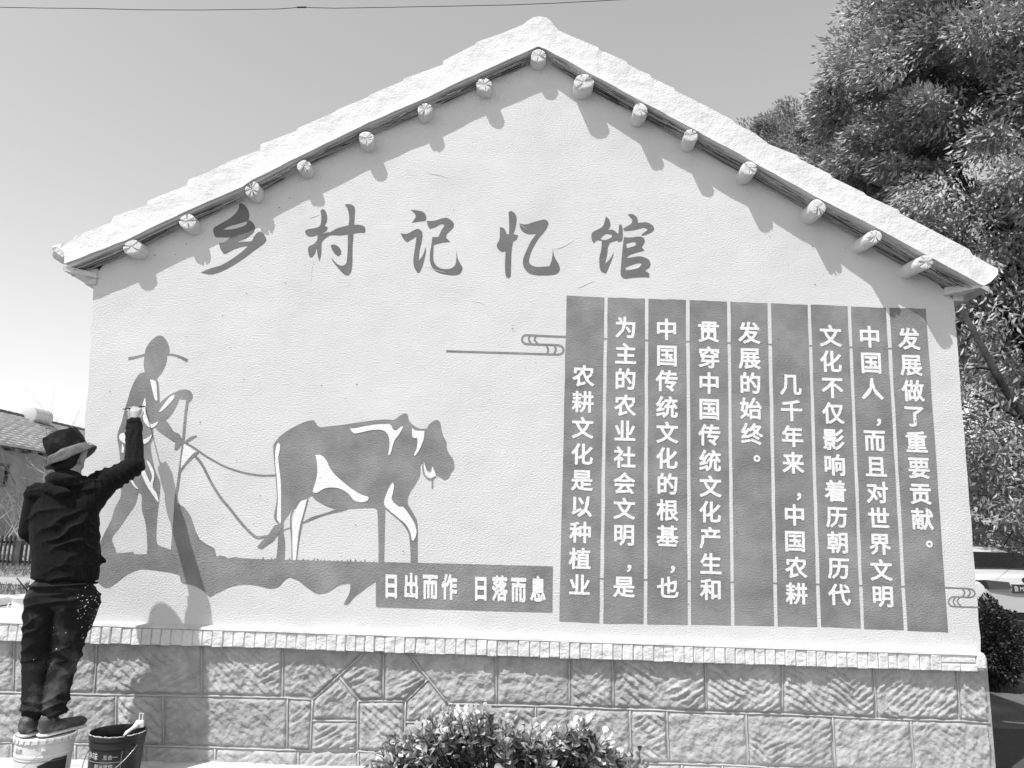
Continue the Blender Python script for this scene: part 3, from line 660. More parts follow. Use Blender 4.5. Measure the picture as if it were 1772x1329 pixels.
patch('painted_highlight', [A7([(345,800),(375,765),(418,752),(393,850),(368,940),(353,1010),(330,1235),(305,1235),(302,940),(325,850)]),
    A7([(190,305),(205,320),(200,370),(190,420),(200,520),(212,640),(212,930),(205,950),(180,900),(187,760),(180,600),(167,470),(167,370),(178,320)]),
    A7([(485,400),(530,402),(570,440),(610,520),(660,575),(760,660),(850,715),(900,730),(908,745),(890,768),(840,775),(790,760),(750,710),(690,672),(630,658),(560,665),(500,698),(465,698),(465,680),(490,600),(500,540),(498,470)]),
    A7([(758,188),(790,190),(850,178),(950,160),(1040,155),(1080,160),(1105,200),(1130,205),(1165,175),(1182,175),(1150,235),(1110,290),(1085,380),(1072,402),(1062,398),(1072,330),(1068,260),(1040,215),(990,200),(920,205),(800,230),(775,215)]),
    A7([(1255,185),(1275,205),(1350,210),(1345,270),(1310,360),(1275,408),(1265,400),(1290,340),(1295,270),(1255,262),(1250,215)]),
    A7([(1345,450),(1360,500),(1375,540),(1400,548),(1412,490),(1435,540),(1442,565),(1400,585),(1370,565),(1350,520)]),
    A7([(1098,618),(1108,640),(1100,700),(1090,745),(1110,780),(1150,810),(1180,812),(1220,860),(1270,940),(1286,1000),(1283,1040),(1265,1080),(1250,1075),(1240,1020),(1200,950),(1130,890),(1060,830),(1030,790),(1040,730),(1075,650)])], M_WHITEP, ox, Y=-.0036)
# painted field strip
gt = [(150,957),(202,957.5),(231,955),(232,959),(253,959),(296,960),(374,964),(380,961),(386,962),(395,966),(405,964),(420,966),(440,967)]
x = 445
while x < 648:
    yb = 967.3+(x-445)*.026; gt += [(x, yb), (x+random.uniform(1, 3), yb-random.choice((.5, 1, 2, 3.5, 5))), (x+4, yb+.3)]; x += random.uniform(5, 10)
gt += [(654,972.6),(760,974.6),(860,977.5),(956.6,980),(955.8,1020),(955.6,1059.4),(860,1057),(740,1053),(650.5,1049.8),(650.3,1005.7)]
gb = [(634,1016.6),(612,1034),(601.9,1045.4),(594.5,1046),(604.8,1025.4),(606.3,1009.3),(590,1010.7),(566.7,1024),(549,1026.9),(531.5,1016.6),(516.8,1004.9),(502,999),(493.3,1002.5),(481.6,1015),(466.9,1018),(446.4,1013),(422.9,1010.7),(402.3,1013.7),(381.8,1022.5),(362.7,1032.7),(349.5,1021),(332,1012.2),(314.3,1007.8),(308.5,993.7),(258.6,985.2),(241,985),(220.4,993),(202.8,1006.3),(185.2,1017),(170,1008),(160,990)]
gbs = [(v.x, v.y) for v in smooth_pts([(a, b, 0) for a, b in gb], 62, 4, False)]
field = patch('field_painting', [gt+gbs], M_PAINT, H, Y=-.0026, sm=False)
# cloud motifs
B1 = lambda p: T(p, 760, 560, 7.383)
B2 = lambda p: T(p, 1310, 800, 4.288)
patch('cloud_motif', [ribbon(B1([(88,352),(800,373),(1450,393),(1540,393),(1585,360),(1580,310),(1540,280),(1490,274),(1110,260),(1068,235),(1058,200),(1070,165),(1105,148),(1300,156),(1618,170)]), 3.7)]
    + [ribbon(B1(p), 3.2) for p in ([(1155,160),(1143,205),(1175,250)], [(1235,165),(1218,205),(1255,255)], [(1368,288),(1392,325),(1382,380)], [(1468,288),(1492,325),(1470,380)])], M_PAINT, H, Y=-.0012, sm=False)
patch('cloud_motif', [ribbon(B2([(1392,930),(1570,938),(1605,950),(1617,972),(1605,995),(1570,1002),(1455,998),(1430,1012),(1422,1035),(1432,1060),(1460,1070),(1655,1077)]), 2.6)]
    + [ribbon(B2(p), 2.3) for p in ([(1525,940),(1542,968),(1525,998)], [(1565,940),(1583,968),(1562,1000)], [(1470,1003),(1456,1035),(1475,1068)], [(1500,1003),(1487,1035),(1515,1070)])], M_PAINT, H, Y=-.0012, sm=False)

# specks and trowel scratches in the plaster
mbw = MB(); rnds = random.Random(5)
for k in range(110):
    px, py = rnds.uniform(190, 1640), rnds.uniform(330, 1070); r_ = rnds.uniform(.5, 1.3)
    if py < roofline_y(px)+20: continue
    a0 = rnds.uniform(0, 3); e_ = rnds.uniform(.5, 1)
    mbw.add([at(px+r_*math.cos(a0+a), py+r_*e_*math.sin(a0+a), -.0062) for a in (5.25, 4.2, 3.14, 2.1, 1.05, 0)], [(0, 1, 2, 3, 4, 5)])
o = mbw.build('plaster_speck', mat('dark_speck', .12, rough=1), H); o['kind'] = 'stuff'
mbw = MB()
for k in range(14):
    px, py = rnds.uniform(200, 1620), rnds.uniform(250, 1060) if rnds.random() < .5 else rnds.uniform(300, 520)
    a = rnds.choice((0, 0, 1.5))+rnds.uniform(-.35, .35); L_ = rnds.uniform(10, 46)
    if py < roofline_y(px)+25: continue
    pts = [(px, py)]
    for j in range(4): a += rnds.uniform(-.25, .25); pts.append((pts[-1][0]+L_/4*math.cos(a), pts[-1][1]+L_/4*math.sin(a)))
    mbw.tube([at(x_, y_, -.001) for x_, y_ in pts], [.0004, .0014, .0018, .0012, .0004], 5)
o = mbw.build('trowel_ridge', M_WALL, H); o['kind'] = 'stuff'

# glyphs from Blender's own built-in typeface
cu = bpy.data.curves.new('glyph_source', 'FONT'); cu.size = 1; cu.resolution_u = 2
tob = bpy.data.objects.new('glyph_source', cu); C.objects.link(tob)
GC = {}
def glyph(ch, off=.022):
    if (ch, off) not in GC:
        cu.body = ch; cu.offset = 0
        bpy.context.view_layer.update()
        me = bpy.data.meshes.new_from_object(tob.evaluated_get(bpy.context.evaluated_depsgraph_get()))
        vv = [(v.co.x, v.co.y, 0.0) for v in me.vertices]; ff = [tuple(p.vertices) for p in me.polygons]; bpy.data.meshes.remove(me)
        if off > 0:                                       # broaden the strokes: a strip along every outline edge
            cnt = {}
            for f in ff:
                for i in range(len(f)):
                    a, b = f[i], f[(i+1) % len(f)]; cnt.setdefault(tuple(sorted((a, b))), []).append((a, b, f))
            k_ = 0
            for e, l_ in cnt.items():
                if len(l_) != 1: continue
                a, b, f = l_[0]; A, B = Vector(vv[a][:2]), Vector(vv[b][:2]); d = B-A
                if d.length < 1e-5: continue
                d.normalize(); nn = Vector((d.y, -d.x)); cc_ = Vector((sum(vv[i][0] for i in f)/len(f), sum(vv[i][1] for i in f)/len(f)))
                if nn.dot(cc_-A) > 0: nn = -nn
                k_ += 1; lay = .00004*(1+k_ % 9); e_ = off*.75; n0 = len(vv)
                for q in (A-d*e_-nn*off*.3, B+d*e_-nn*off*.3, B+d*e_*.6+nn*off, A-d*e_*.6+nn*off): vv.append((q.x, q.y, lay))
                ff.append((n0, n0+1, n0+2, n0+3))
        GC[(ch, off)] = (vv, ff)
    return GC[(ch, off)]
def put(ch, cx, cy, S, m, parent, Y=-.0035, sx=1.0, off=.027, lean=0.0, name='painted_character'):
    vv, ff = glyph(ch, off)
    vs = [at(cx+(u-.5)*S*sx+lean*(v-.38)*S, cy-(v-.38)*S+.035*(u-.5)*S*sx, Y-l_) for u, v, l_ in vv]
    me_o = mesh(name, vs, ff, m, parent, origin=at(cx, cy, Y))
    bm = bmesh.new(); bm.from_mesh(me_o.data)
    for f_ in bm.faces:
        f_.normal_update()
        if f_.normal.y > 0: f_.normal_flip()
    bm.to_mesh(me_o.data); bm.free()
    return me_o
P_T = [(980.5,511.3,1046,514.7),(1051.6,514.7,1116,516.5),(1122,517,1187,519),(1193.3,519,1258,522),(1263.8,522,1328,524.4),(1334,524.7,1397.5,527.5),(1402.8,527,1466.7,529.8),(1472.5,530.3,1533,532.6),(1539,532.6,1602,534)]
P_B = [(968,1075.4,1037,1078.7),(1043.8,1078.7,1113.4,1080),(1120,1080.4,1190,1081),(1195.8,1081,1264.8,1082),(1270.8,1082,1339.8,1083.4),(1346,1083.8,1414.5,1085),(1420.8,1085,1489.6,1087.3),(1495.4,1088.5,1564,1090.4),(1570.5,1091.5,1640.7,1094.5)]
TXT = [('农耕文化是以种植业', (1009.6,650), (1003.4,1012)), ('为主的农业社会文明，是', (1082.5,567), (1079.6,1015)), ('中国传统文化的根基，也', (1153.6,570), (1155.3,1016.6)),
       ('贯穿中国传统文化产生和', (1226.5,574), (1230.5,1020)), ('发展的始终。', (1295.8,575.6), (1302,795)), ('几千年来，中国农耕', (1368.3,665), (1378.8,1026.7)),
       ('文化不仅影响着历朝历代', (1436.6,580.7), (1452.7,1028.5)), ('中国人，而且对世界文明', (1504.7,583), (1527.3,1031.3)), ('发展做了重要贡献。', (1573,586.5), (1600,943))]
def wob(a, b, k, amp=.5):
    return [(a[0]+(b[0]-a[0])*t/k, a[1]+(b[1]-a[1])*t/k+0) if t in (0, k) else (a[0]+(b[0]-a[0])*t/k+random.uniform(-amp, amp), a[1]+(b[1]-a[1])*t/k+random.uniform(-amp, amp)) for t in range(k)]
for ci, (tt, bb, (txt, p0, p1)) in enumerate(zip(P_T, P_B, TXT)):
    q = [(tt[0], tt[1]), (tt[2], tt[3]), (bb[2], bb[3]), (bb[0], bb[1])]
    loop = wob(q[0], q[1], 5)+wob(q[1], q[2], 16)+wob(q[2], q[3], 5)+wob(q[3], q[0], 16)
    pan = patch('text_panel', [loop], M_PAINT, H, Y=-.0014, sm=False)
    n = len(txt)-1; lean = -((p1[0]-p0[0])/(p1[1]-p0[1]))
    for k, ch in enumerate(txt):
        t = k/n; cx = p0[0]+(p1[0]-p0[0])*t; cy = p0[1]+(p1[1]-p0[1])*t
        if ch == '，': vv = (cx+6+12, cy-6+9, 34)
        elif ch == '。': vv = (cx+10+8, cy-15+4, 34)
        else: vv = (cx+random.uniform(-.6, .6), cy+random.uniform(-.5, .5), 38.5)
        put(ch, vv[0], vv[1], vv[2]*(1+.012*ci/9), M_WHITEP, pan, lean=lean)
    if ci < 8:                                            # little cross bars between the panels
        nt_, nb_ = P_T[ci+1], P_B[ci+1]
        for yy in (586+ci*2.4, 1001+ci*2):
            t = (yy-tt[3])/(bb[3]-tt[3]); xa = tt[2]+(bb[2]-tt[2])*t; xb = nt_[0]+(nb_[0]-nt_[0])*t
            patch('painted_bar', [[(xa-.4, yy-1), (xb+.4, yy-.8), (xb+.4, yy+1.2), (xa-.4, yy+1)]], M_PAINT, pan, Y=-.0022, sm=False)
for ch, cx, cy in (('日',677,1013.7),('出',711.6,1013.7),('而',744.6,1014.7),('作',777.5,1015.4),('日',831.9,1017.6),('落',864.8,1018.2),('而',897.5,1019.9),('息',931,1019.5)):
    put(ch, cx, cy, 45, M_WHITEP, field, Y=-.0046, sx=.60, off=.040)

# ------------------------------------------------------------------ voxel modelling helper for figure
def blob_mesh(name, parts, voxel, mat_, parent, sm=4, disp=None):
    """parts: (p0, p1, r0(3), r1(3)) chains of ellipsoids -> one continuous surface"""
    bm = bmesh.new()
    ico = bmesh.new(); bmesh.ops.create_icosphere(ico, subdivisions=3, radius=1)
    iv = np.array([v.co[:] for v in ico.verts]); ifc = [tuple(v.index for v in f.verts) for f in ico.faces]; ico.free()
    VV = []; FF = []; nbase = 0
    for p0, p1, r0, r1 in parts:
        p0, p1 = np.array(p0, float), np.array(p1, float)
        r0 = np.array(r0 if hasattr(r0, '__len__') else (r0,)*3, float); r1 = np.array(r1 if hasattr(r1, '__len__') else (r1,)*3, float)
        L_ = np.linalg.norm(p1-p0); k = max(1, int(L_/(min(r0.min(), r1.min())*.28)))
        for i in range(k+1):
            t = i/k; VV.append(iv*(r0+(r1-r0)*t)+(p0+(p1-p0)*t)); FF += [tuple(a+nbase for a in f) for f in ifc]; nbase += len(iv)
    V = np.concatenate(VV)
    bm.free()
    me = bpy.data.meshes.new(name); me.from_pydata(V.tolist(), [], FF)
    o = bpy.data.objects.new(name, me); C.objects.link(o)
    md = o.modifiers.new('r', 'REMESH'); md.mode = 'VOXEL'; md.voxel_size = voxel; md.use_smooth_shade = True
    m2 = o.modifiers.new('s', 'SMOOTH'); m2.factor = .5; m2.iterations = sm
    bpy.context.view_layer.update()
    em = bpy.data.meshes.new_from_object(o.evaluated_get(bpy.context.evaluated_depsgraph_get()))
    bpy.data.objects.remove(o); bpy.data.meshes.remove(me)
    n = len(em.vertices); co = np.empty(n*3, np.float32); em.vertices.foreach_get('co', co); co = co.reshape(-1, 3).astype(float)
    if disp is not None:
        no = np.empty(n*3, np.float32); em.vertices.foreach_get('normal', no); no = no.reshape(-1, 3)
        co = co + no*disp(co)[:, None]
    org = wloc(parent); co -= np.array(org)
    em.vertices.foreach_set('co', co.astype(np.float32).ravel()); em.materials.clear(); em.materials.append(mat_)
    em.polygons.foreach_set('use_smooth', [True]*len(em.polygons)); em.update(); em.name = name
    return link(name, em, parent)

# ------------------------------------------------------------------ pails
BY = -.58
bc = atz(80, 1269, .37); bc.y = BY; kx = at(80, 1269, BY)
WB = Vector((kx.x, BY, 0)); ZR = kx.z; kb = at(205, 1264, -.44); BB = Vector((kb.x, -.44, 0)); ZRB = kb.z
RP = .150
def arc_text(ch_list, c, r0, z, a0, S, m, parent, dr=.0015, sx=1.0, off=.02, taper=0):
    """flat print wrapped round a pail; a0 in radians, text runs to the right as seen from outside"""
    a = a0
    for ch in ch_list:
        if ch == ' ': a += S*.6/r0; continue
        vv, ff = glyph(ch, off)
        vs = []
        for u, v, l_ in vv:
            zz = z+(v-.38)*S; ang = a+(u*S*sx)/r0; rr = r0+dr+(zz-z)*taper+l_
            vs.append(Vector((c.x+rr*math.cos(ang), c.y+rr*math.sin(ang), zz)))
        me_o = mesh('printed_character', vs, [f for f in ff], m, parent)
        a += S*sx*1.02/r0
pail = thing('paint_pail', 'white plastic paint pail standing under the painter on its rim edge', 'pail', WB)
pail['label'] = 'white plastic paint pail that the painter stands on'
r = RP; z = ZR; tp = .10
mb = MB(); mb.lathe(WB, [(0, .002), (r*.86, .002), (r*.87, .01), (r*.955, z-.10), (r*.975, z-.098), (r*.98, z-.088), (r*.965, z-.085), (r*.98, z-.03), (r*1.015, z-.027), (r*1.02, z-.016), (r*.99, z-.012), (r*1.03, z-.008), (r*1.035, z+.004), (r*1.02, z+.006), (r*.985, z+.004), (r*.975, z-.012), (r*.5, z-.014), (0, z-.014)], 64)
o = mb.build('body', M_WPAIL, pail); autosmooth(o, 30)
mb = MB()
for k in range(26):                                      # lid tabs round the rim
    a = 2*math.pi*k/26; a1 = a+.16
    pts = []
    for rr, zz in ((r*1.036, z+.001), (r*1.05, z-.002), (r*1.05, z-.020), (r*1.036, z-.023)):
        pts += [WB+Vector((rr*math.cos(a), rr*math.sin(a), zz)), WB+Vector((rr*math.cos(a1), rr*math.sin(a1), zz))]
    mb.add(pts, [(0, 1, 3, 2), (2, 3, 5, 4), (4, 5, 7, 6), (0, 2, 4, 6), (1, 7, 5, 3), (0, 6, 7, 1)])
mb.build('rim_tabs', M_WPAIL, pail)
ab = math.radians(-62)
def onp(a, rr, zz, c=WB): return c+Vector((rr*math.cos(a), rr*math.sin(a), zz))
mb = MB()
for k in range(16):
    a0_, a1_ = 2*math.pi*k/16, 2*math.pi*(k+1)/16
mb = MB(); ctr = onp(ab, r*.985, z-.055); nrm = Vector((math.cos(ab), math.sin(ab), 0)); tg = Vector((-math.sin(ab), math.cos(ab), 0))
pts = [ctr-nrm*.004, ctr+nrm*.010]
mb.tube(pts, .013, 16); mb.tube([ctr+nrm*.009, ctr+nrm*.014], .006, 10); autosmooth(mb.build('handle_boss', M_WPAIL, pail), 40)
mb = MB(); hp = []
for k in range(19):
    t = k/18; a = ab-math.pi*t; hp.append(onp(a, r*1.02+.01, z-.055-.15*math.sin(math.pi*t)))
mb.tube(hp, .0021, 6); mb.build('wire_handle', M_WIRE, pail, smooth=True)
# dark swoosh print and bands on the white pail
def wrap_patch(name, pts, c, rf, m, parent):
    lv = [Vector((a, z_, 0)) for a, z_ in pts]
    # subdivide for curvature
    out = []
    for i in range(len(lv)):
        p, q = lv[i], lv[(i+1) % len(lv)]; k = max(1, int(abs(p.x-q.x)/.06))
        out += [p.lerp(q, j/k) for j in range(k)]
    # strips
    a_min, a_max = min(p.x for p in out), max(p.x for p in out); N = max(2, int((a_max-a_min)/.05)); V = []; fs = []
    for i in range(N+1):
        a = a_min+(a_max-a_min)*(i/N*.998+.001); zs = []
        for j in range(len(out)):
            p, q = out[j], out[(j+1) % len(out)]
            if (p.x-a)*(q.x-a) < 0: zs.append(p.y+(q.y-p.y)*(a-p.x)/(q.x-p.x))
        lo, hi = (min(zs), max(zs)) if zs else (out[0].y, out[0].y)
        for zz in (lo, hi): rr = rf(zz); V.append(c+Vector((rr*math.cos(a), rr*math.sin(a), zz)))
    for i in range(N): fs.append((i*2, i*2+2, i*2+3, i*2+1))
    return mesh(name, V, fs, m, parent)
rw = lambda zz: r*(.87+(.955-.87)*np.clip(zz/(z-.1), 0, 1)) + .0016
wrap_patch('printed_swoosh', [(math.radians(-72), z-.135), (math.radians(-40), z-.104), (math.radians(-8), z-.104), (math.radians(-8), z-.26), (math.radians(-40), z-.215)], WB, rw, M_PRINTD, pail)
for k in range(7): wrap_patch('printed_line', [(math.radians(-122+random.uniform(-3, 3)), z-.150-.013*k), (math.radians(-88-random.uniform(0, 12)), z-.150-.013*k), (math.radians(-88), z-.1525-.013*k), (math.radians(-122), z-.1525-.013*k)], WB, rw, M_PRINTL, pail)
arc_text('山水', WB, r*.975, z-.060, math.radians(-128), .034, M_PRINT, pail, off=.02, sx=.9)
wrap_patch('printed_band', [(math.radians(-150), z-.112), (math.radians(-10), z-.112), (math.radians(-10), z-.116), (math.radians(-150), z-.116)], WB, lambda zz: rw(zz), M_PRINT, pail)

bp = thing('paint_pail', 'open black paint pail with grey print beside the white pail', 'pail', BB)
z2 = ZRB; r2 = .148
mb = MB(); mb.lathe(BB, [(r2*.86, .002), (r2*.87, .01), (r2*.96, z2-.075), (r2*.99, z2-.07), (r2*.985, z2-.035), (r2*1.02, z2-.03), (r2*1.03, z2-.006), (r2*1.02, z2), (r2*.985, z2-.001), (r2*.97, z2-.03), (r2*.85, .02), (0, .02)], 64)
o = mb.build('body', M_BPAIL, bp); autosmooth(o, 30)
mb = MB(); mb.lathe(BB, [(r2*.955, z2-.05), (r2*.90, z2-.16), (0, z2-.165)], 48); mb.build('dark_pail_lining', M_PAILIN, bp, smooth=True)  # near-black lining and floor inside the open pail
mb = MB()                                                # dried drips on the rim
for k in range(40):
    a = random.uniform(-math.pi, math.pi*.05); ll = random.uniform(.02, .16)
    pts = [onp(a+ll*j, r2*random.uniform(1.015, 1.032), z2+random.uniform(-.003, .002), BB) for j in range(3)]
    mb.tube(pts, random.uniform(.0012, .003), 5)
mb.build('dried_paint', M_PRINTL, bp, smooth=True)
rb2 = lambda zz: r2*(.87+(.96-.87)*np.clip(zz/(z2-.075), 0, 1)) + .0014
arc_text('净味', BB, r2*.955, z2-.105, math.radians(-138), .042, M_PRINTL, bp, off=.012)
arc_text('五合一', BB, r2*.955, z2-.108, math.radians(-92), .026, M_PRINTL, bp, off=.0)
arc_text('耐沾污性', BB, r2*.935, z2-.158, math.radians(-112), .026, M_PRINTL, bp, off=.01)
for zz in (z2-.135, z2-.180): wrap_patch('printed_band', [(math.radians(-170), zz), (math.radians(-52), zz), (math.radians(-52), zz-.002), (math.radians(-170), zz-.002)], BB, rb2, M_PRINTL, bp)
wrap_patch('printed_band', [(math.radians(-53), z2-.08), (math.radians(-52.2), z2-.08), (math.radians(-52.2), .05), (math.radians(-53), .05)], BB, rb2, M_PRINTL, bp)
mb = MB(); ab2 = math.radians(-25); ctr = onp(ab2, r2*1.0, z2-.055, BB); nrm = Vector((math.cos(ab2), math.sin(ab2), 0)); mb.tube([ctr-nrm*.004, ctr+nrm*.014], .011, 12); mb.build('handle_boss', M_BPAIL, bp)
mb = MB(); mb.tube([onp(ab2-math.pi*t/18, r2*1.06+.008, z2-.055-.17*math.sin(math.pi*t/18), BB) for t in range(19)], .0021, 6); mb.build('wire_handle', M_WIRE, bp, smooth=True)
# paint-covered scraper leaning on the rim of the black pail
p0, p1 = at(214, 1274, -.50), at(246, 1246, -.40)
sc_ = thing('paint_scraper', 'white paint-caked brush leaning on the rim of the black pail', 'brush', p0)
mb = MB(); mb.tube([p0+(p1-p0)*t+Vector((random.uniform(-.004, .004), 0, random.uniform(-.004, .004))) for t in (0, .2, .4, .6, .75)], [.006, .011, .009, .014, .015], 9); mb.build('handle', M_SPLASH, sc_, smooth=True)
pp = p0+(p1-p0)*.85; mb = MB(); mb.box((pp.x-.022, pp.y-.008, pp.z-.03), (pp.x+.028, pp.y+.008, pp.z+.012), .006); mb.build('bristle_block', M_SPLASH, sc_)
mb = MB(); pp = p0+(p1-p0)*.92; mb.tube([pp+Vector((-.01, 0, 0)), pp+Vector((-.010, 0, .045)), pp+Vector((.010, 0, .045)), pp+Vector((.008, 0, 0))], .0035, 6); mb.build('wire_loop', M_SPLASH, sc_)

# ------------------------------------------------------------------ painter
def J(px, py, q): return np.array(at(px, py, -q))
hipL, hipR = J(78, 1035, .58), J(133, 1035, .56)
knL, knR = J(62, 1138, .54), J(112, 1138, .51)
anL, anR = J(57, 1238, .60), J(91, 1234, .58)
shL, shR = J(66, 856, .60), J(150, 848, .55)
elL, wrL = J(52, 918, .57), J(86, 952, .47)
elR, wrR = J(232, 806, .36), J(232, 731, .21)
neck, head = J(121, 832, .56), J(123, 790, .53)
chest, waist, pelv = J(110, 885, .56), J(114, 975, .57), J(107, 1022, .57)
PER = thing('person', 'painter in black hoodie, dark jeans and bucket hat reaching up to the mural', 'person', Vector((WB.x, WB.y, ZR)))
hand = J(231, 711, .19)
def fold(co, scale, amp, slx, seed, z0, z1):
    x, y, z_ = co[:, 0], co[:, 1], co[:, 2]
    u = (z_-slx*x)*scale+2.4*fbm(x*5, y*5, z_*5, seed, 2)+.6*fbm(x*14, y*14, z_*14, seed+5, 2)
    s = np.abs((u % 1)-.5)*2
    m = np.clip((z_-z0)/(z1-z0), 0, 1)
    return amp*((1-s)**2.6)*m*np.clip(2.2*vnoise(x*6, y*6, z_*6, seed+9)-.5, 0, 1.3)
bodyp = [(pelv, waist, (.145, .10, .10), (.13, .095, .10)), (waist, chest, (.13, .095, .10), (.15, .10, .10)), (chest, (shL+shR)/2, (.15, .10, .08), (.12, .075, .05)),
    ((shL+shR)/2, neck, .06, .052), (neck, head, .052, .055), (head, head+np.array((0, .01, .05)), (.076, .092, .09), (.078, .094, .085)),
    (shL, elL, .05, .038), (elL, wrL, .038, .026), (shR, elR, .05, .04), (elR, wrR, .040, .026),
    (hipL, knL, .08, .052), (knL, anL, .05, .036), (hipR, knR, .08, .052), (knR, anR, .05, .036)]
# head detail: nose, ear, jaw (face turned towards the wall and up to the right)
fd = np.array((.28, .93, .16)); fd /= np.linalg.norm(fd); sd_ = np.cross(fd, (0, 0, 1)); sd_ /= np.linalg.norm(sd_)
bodyp += [(head+fd*.085+np.array((0, 0, .0)), head+fd*.100+np.array((0, 0, -.01)), .012, .015), (head+fd*.05+np.array((0, 0, -.055)), head+fd*.06+np.array((0, 0, -.06)), .036, .034),
    (head+sd_*.078, head+sd_*.080-np.array((0, 0, .03)), (.012, .016, .02), (.012, .014, .014)), (head-sd_*.078, head-sd_*.080-np.array((0, 0, .03)), (.012, .016, .02), (.012, .014, .014)),
    (head+fd*.088+np.array((0, 0, -.04)), head+fd*.089+np.array((0, 0, -.04)), (.016, .010, .006), (.016, .01, .006))]
# right fist: palm, four curled fingers, thumb
W2 = wrR; up = hand-W2; up /= np.linalg.norm(up); palm = W2+up*.062
xx = np.array((1.0, 0.1, .0)); fw = np.array((0, .95, .3)); fw /= np.linalg.norm(fw)
bodyp += [(W2, palm, (.027, .022, .03), (.040, .022, .030))]
for k in range(4):
    kn = palm+xx*(-.033+.0215*k)+up*(.030-.005*abs(k-1.3))
    ln = (.85, 1.0, .95, .75)[k]
    m1 = kn+fw*.036*ln+up*.012; m2 = m1+fw*.004-up*.026*ln; m3 = m2-fw*.022-up*.006
    bodyp += [(kn, m1, .0112, .0100), (m1, m2, .0100, .0092), (m2, m3, .0092, .0085)]
tb = W2+up*.035+xx*.034+fw*.010
bodyp += [(tb, tb+up*.030+fw*.022+xx*.006, .013, .011), (tb+up*.030+fw*.022+xx*.006, tb+up*.040+fw*.042-xx*.012, .011, .0095)]
# left fist
Lp = wrL+np.array((.03, .05, -.01)); bodyp += [(wrL, Lp, .027, (.03, .035, .03))]
for k in range(4):
    kn = Lp+np.array((-.012+.004*k, .03, .030-.019*k)); bodyp += [(kn, kn+np.array((.026, .018, 0)), .0105, .0095), (kn+np.array((.026, .018, 0)), kn+np.array((.040, -.006, -.002)), .0095, .0085)]
bodyp += [(Lp+np.array((.01, 0, .02)), Lp+np.array((.035, .02, .035)), .012, .0095)]
body = blob_mesh('body', bodyp, .0045, M_SKIN, PER, 2)
# hoodie
cuffR = W2-(W2-elR)/np.linalg.norm(W2-elR)*.015
hem = J(112, 1000, .57)
hood = [(hem, waist, (.188, .125, .03), (.19, .135, .06)), (waist, chest, (.19, .135, .06), (.20, .135, .10)), (chest, (shL+shR)/2+np.array((0, 0, -.01)), (.20, .135, .10), (.15, .10, .06)),
    (shL, (shL+shR)/2, (.075, .075, .06), (.10, .09, .075)), (shR, (shL+shR)/2, (.078, .078, .065), (.10, .09, .075)),
    ((shL+shR)/2, neck+np.array((0, 0, -.02)), (.10, .09, .05), (.088, .088, .03)),
    (shL, elL, .070, .062), (elL, wrL, .060, .045), (shR+np.array((-.01, 0, -.035)), elR, .085, .058), (chest+np.array((.10, 0, .02)), shR+(elR-shR)*.45, .10, .068), (elR, cuffR, .056, .040), (cuffR-up*.02, cuffR, .044, .046)]
# gathered hood lying round the neck
for a in np.linspace(0, 2*math.pi, 22, endpoint=False):
    rr_ = .090+.012*math.sin(3*a); lift = lambda b: -.012-.016*math.sin(b)-.018*math.cos(b)
    c0 = neck+np.array((rr_*math.cos(a), rr_*math.sin(a)*.95-.012, lift(a)))
    a1 = a+2*math.pi/22; c1 = neck+np.array((rr_*math.cos(a1), rr_*math.sin(a1)*.95-.012, lift(a1)))
    hood.append((c0, c1, .036 if math.sin(a) < .2 else .022, .036 if math.sin(a1) < .2 else .022))
    hood.append((c0*.35+neck*.65+np.array((0, -.005, .035)), c0, .030, .034))
hood.append((neck+np.array((-.05, -.10, -.05)), neck+np.array((.03, -.12, -.075)), (.05, .03, .035), (.05, .03, .03)))
fl = J(180, 971, .53); hood.append((J(152, 960, .55), fl, .05, .014))
def hd(co):
    z_ = co[:, 2]; x = co[:, 0]
    low = np.clip((chest[2]+.04-z_)/.12, 0, 1); arm = np.clip((x-shR[0]-.03)/.06, 0, 1); hi = np.clip((z_-shL[2]+.03)/.05, 0, 1)*(1-arm)
    f1 = fold(co, 11, .024, .45, 3, -9, -8)*low*(1-arm)*np.clip(2.6*vnoise(x*7, z_*5, co[:, 1]*5, 71)-.7, 0, 1)
    f2 = fold(co[:, [2, 1, 0]], 26, .015, -.4, 13, -9, -8)*arm
    f3 = fold(co, 22, .017, .3, 23, -9, -8)*hi
    return f1+f2+f3+.004*(fbm(x*9, co[:, 1]*9, z_*9, 31, 2)-.5)
blob_mesh('hoodie', hood, .0055, M_HOOD, PER, 3, hd)
# jeans
seat = [(pelv+np.array((0, 0, .02)), (hipL+hipR)/2, (.175, .125, .07), (.165, .13, .08)), (hipL, knL, (.100, .115, .09), .074), (hipR, knR, (.110, .118, .09), .078), (knL, anL+(knL-anL)*.12, .072, .058), (knR, anR+(knR-anR)*.12, .074, .060),
        (anL+(knL-anL)*.16, anL+np.array((0, 0, .022)), .056, .050), (anR+(knR-anR)*.16, anR+np.array((0, 0, .022)), .058, .053), (hipR+np.array((.03, 0, -.02)), hipR+(knR-hipR)*.4+np.array((.03, 0, 0)), .10, .085)]
def jd(co):
    z_ = co[:, 2]; kz = knL[2]
    lowm = np.clip((kz+.10-z_)/.15, 0, 1)
    return fold(co, 15, .018, .3, 43, -9, -8)*(.4+.6*lowm)+fold(co, 36, .006, -.2, 53, -9, -8)*np.clip((anL[2]+.14-z_)/.10, 0, 1)
jn = blob_mesh('jeans', seat, .0055, M_JEAN, PER, 3, jd)
nv = len(jn.data.vertices); mbs = MB(); rnds = random.Random(12); k_ = 0
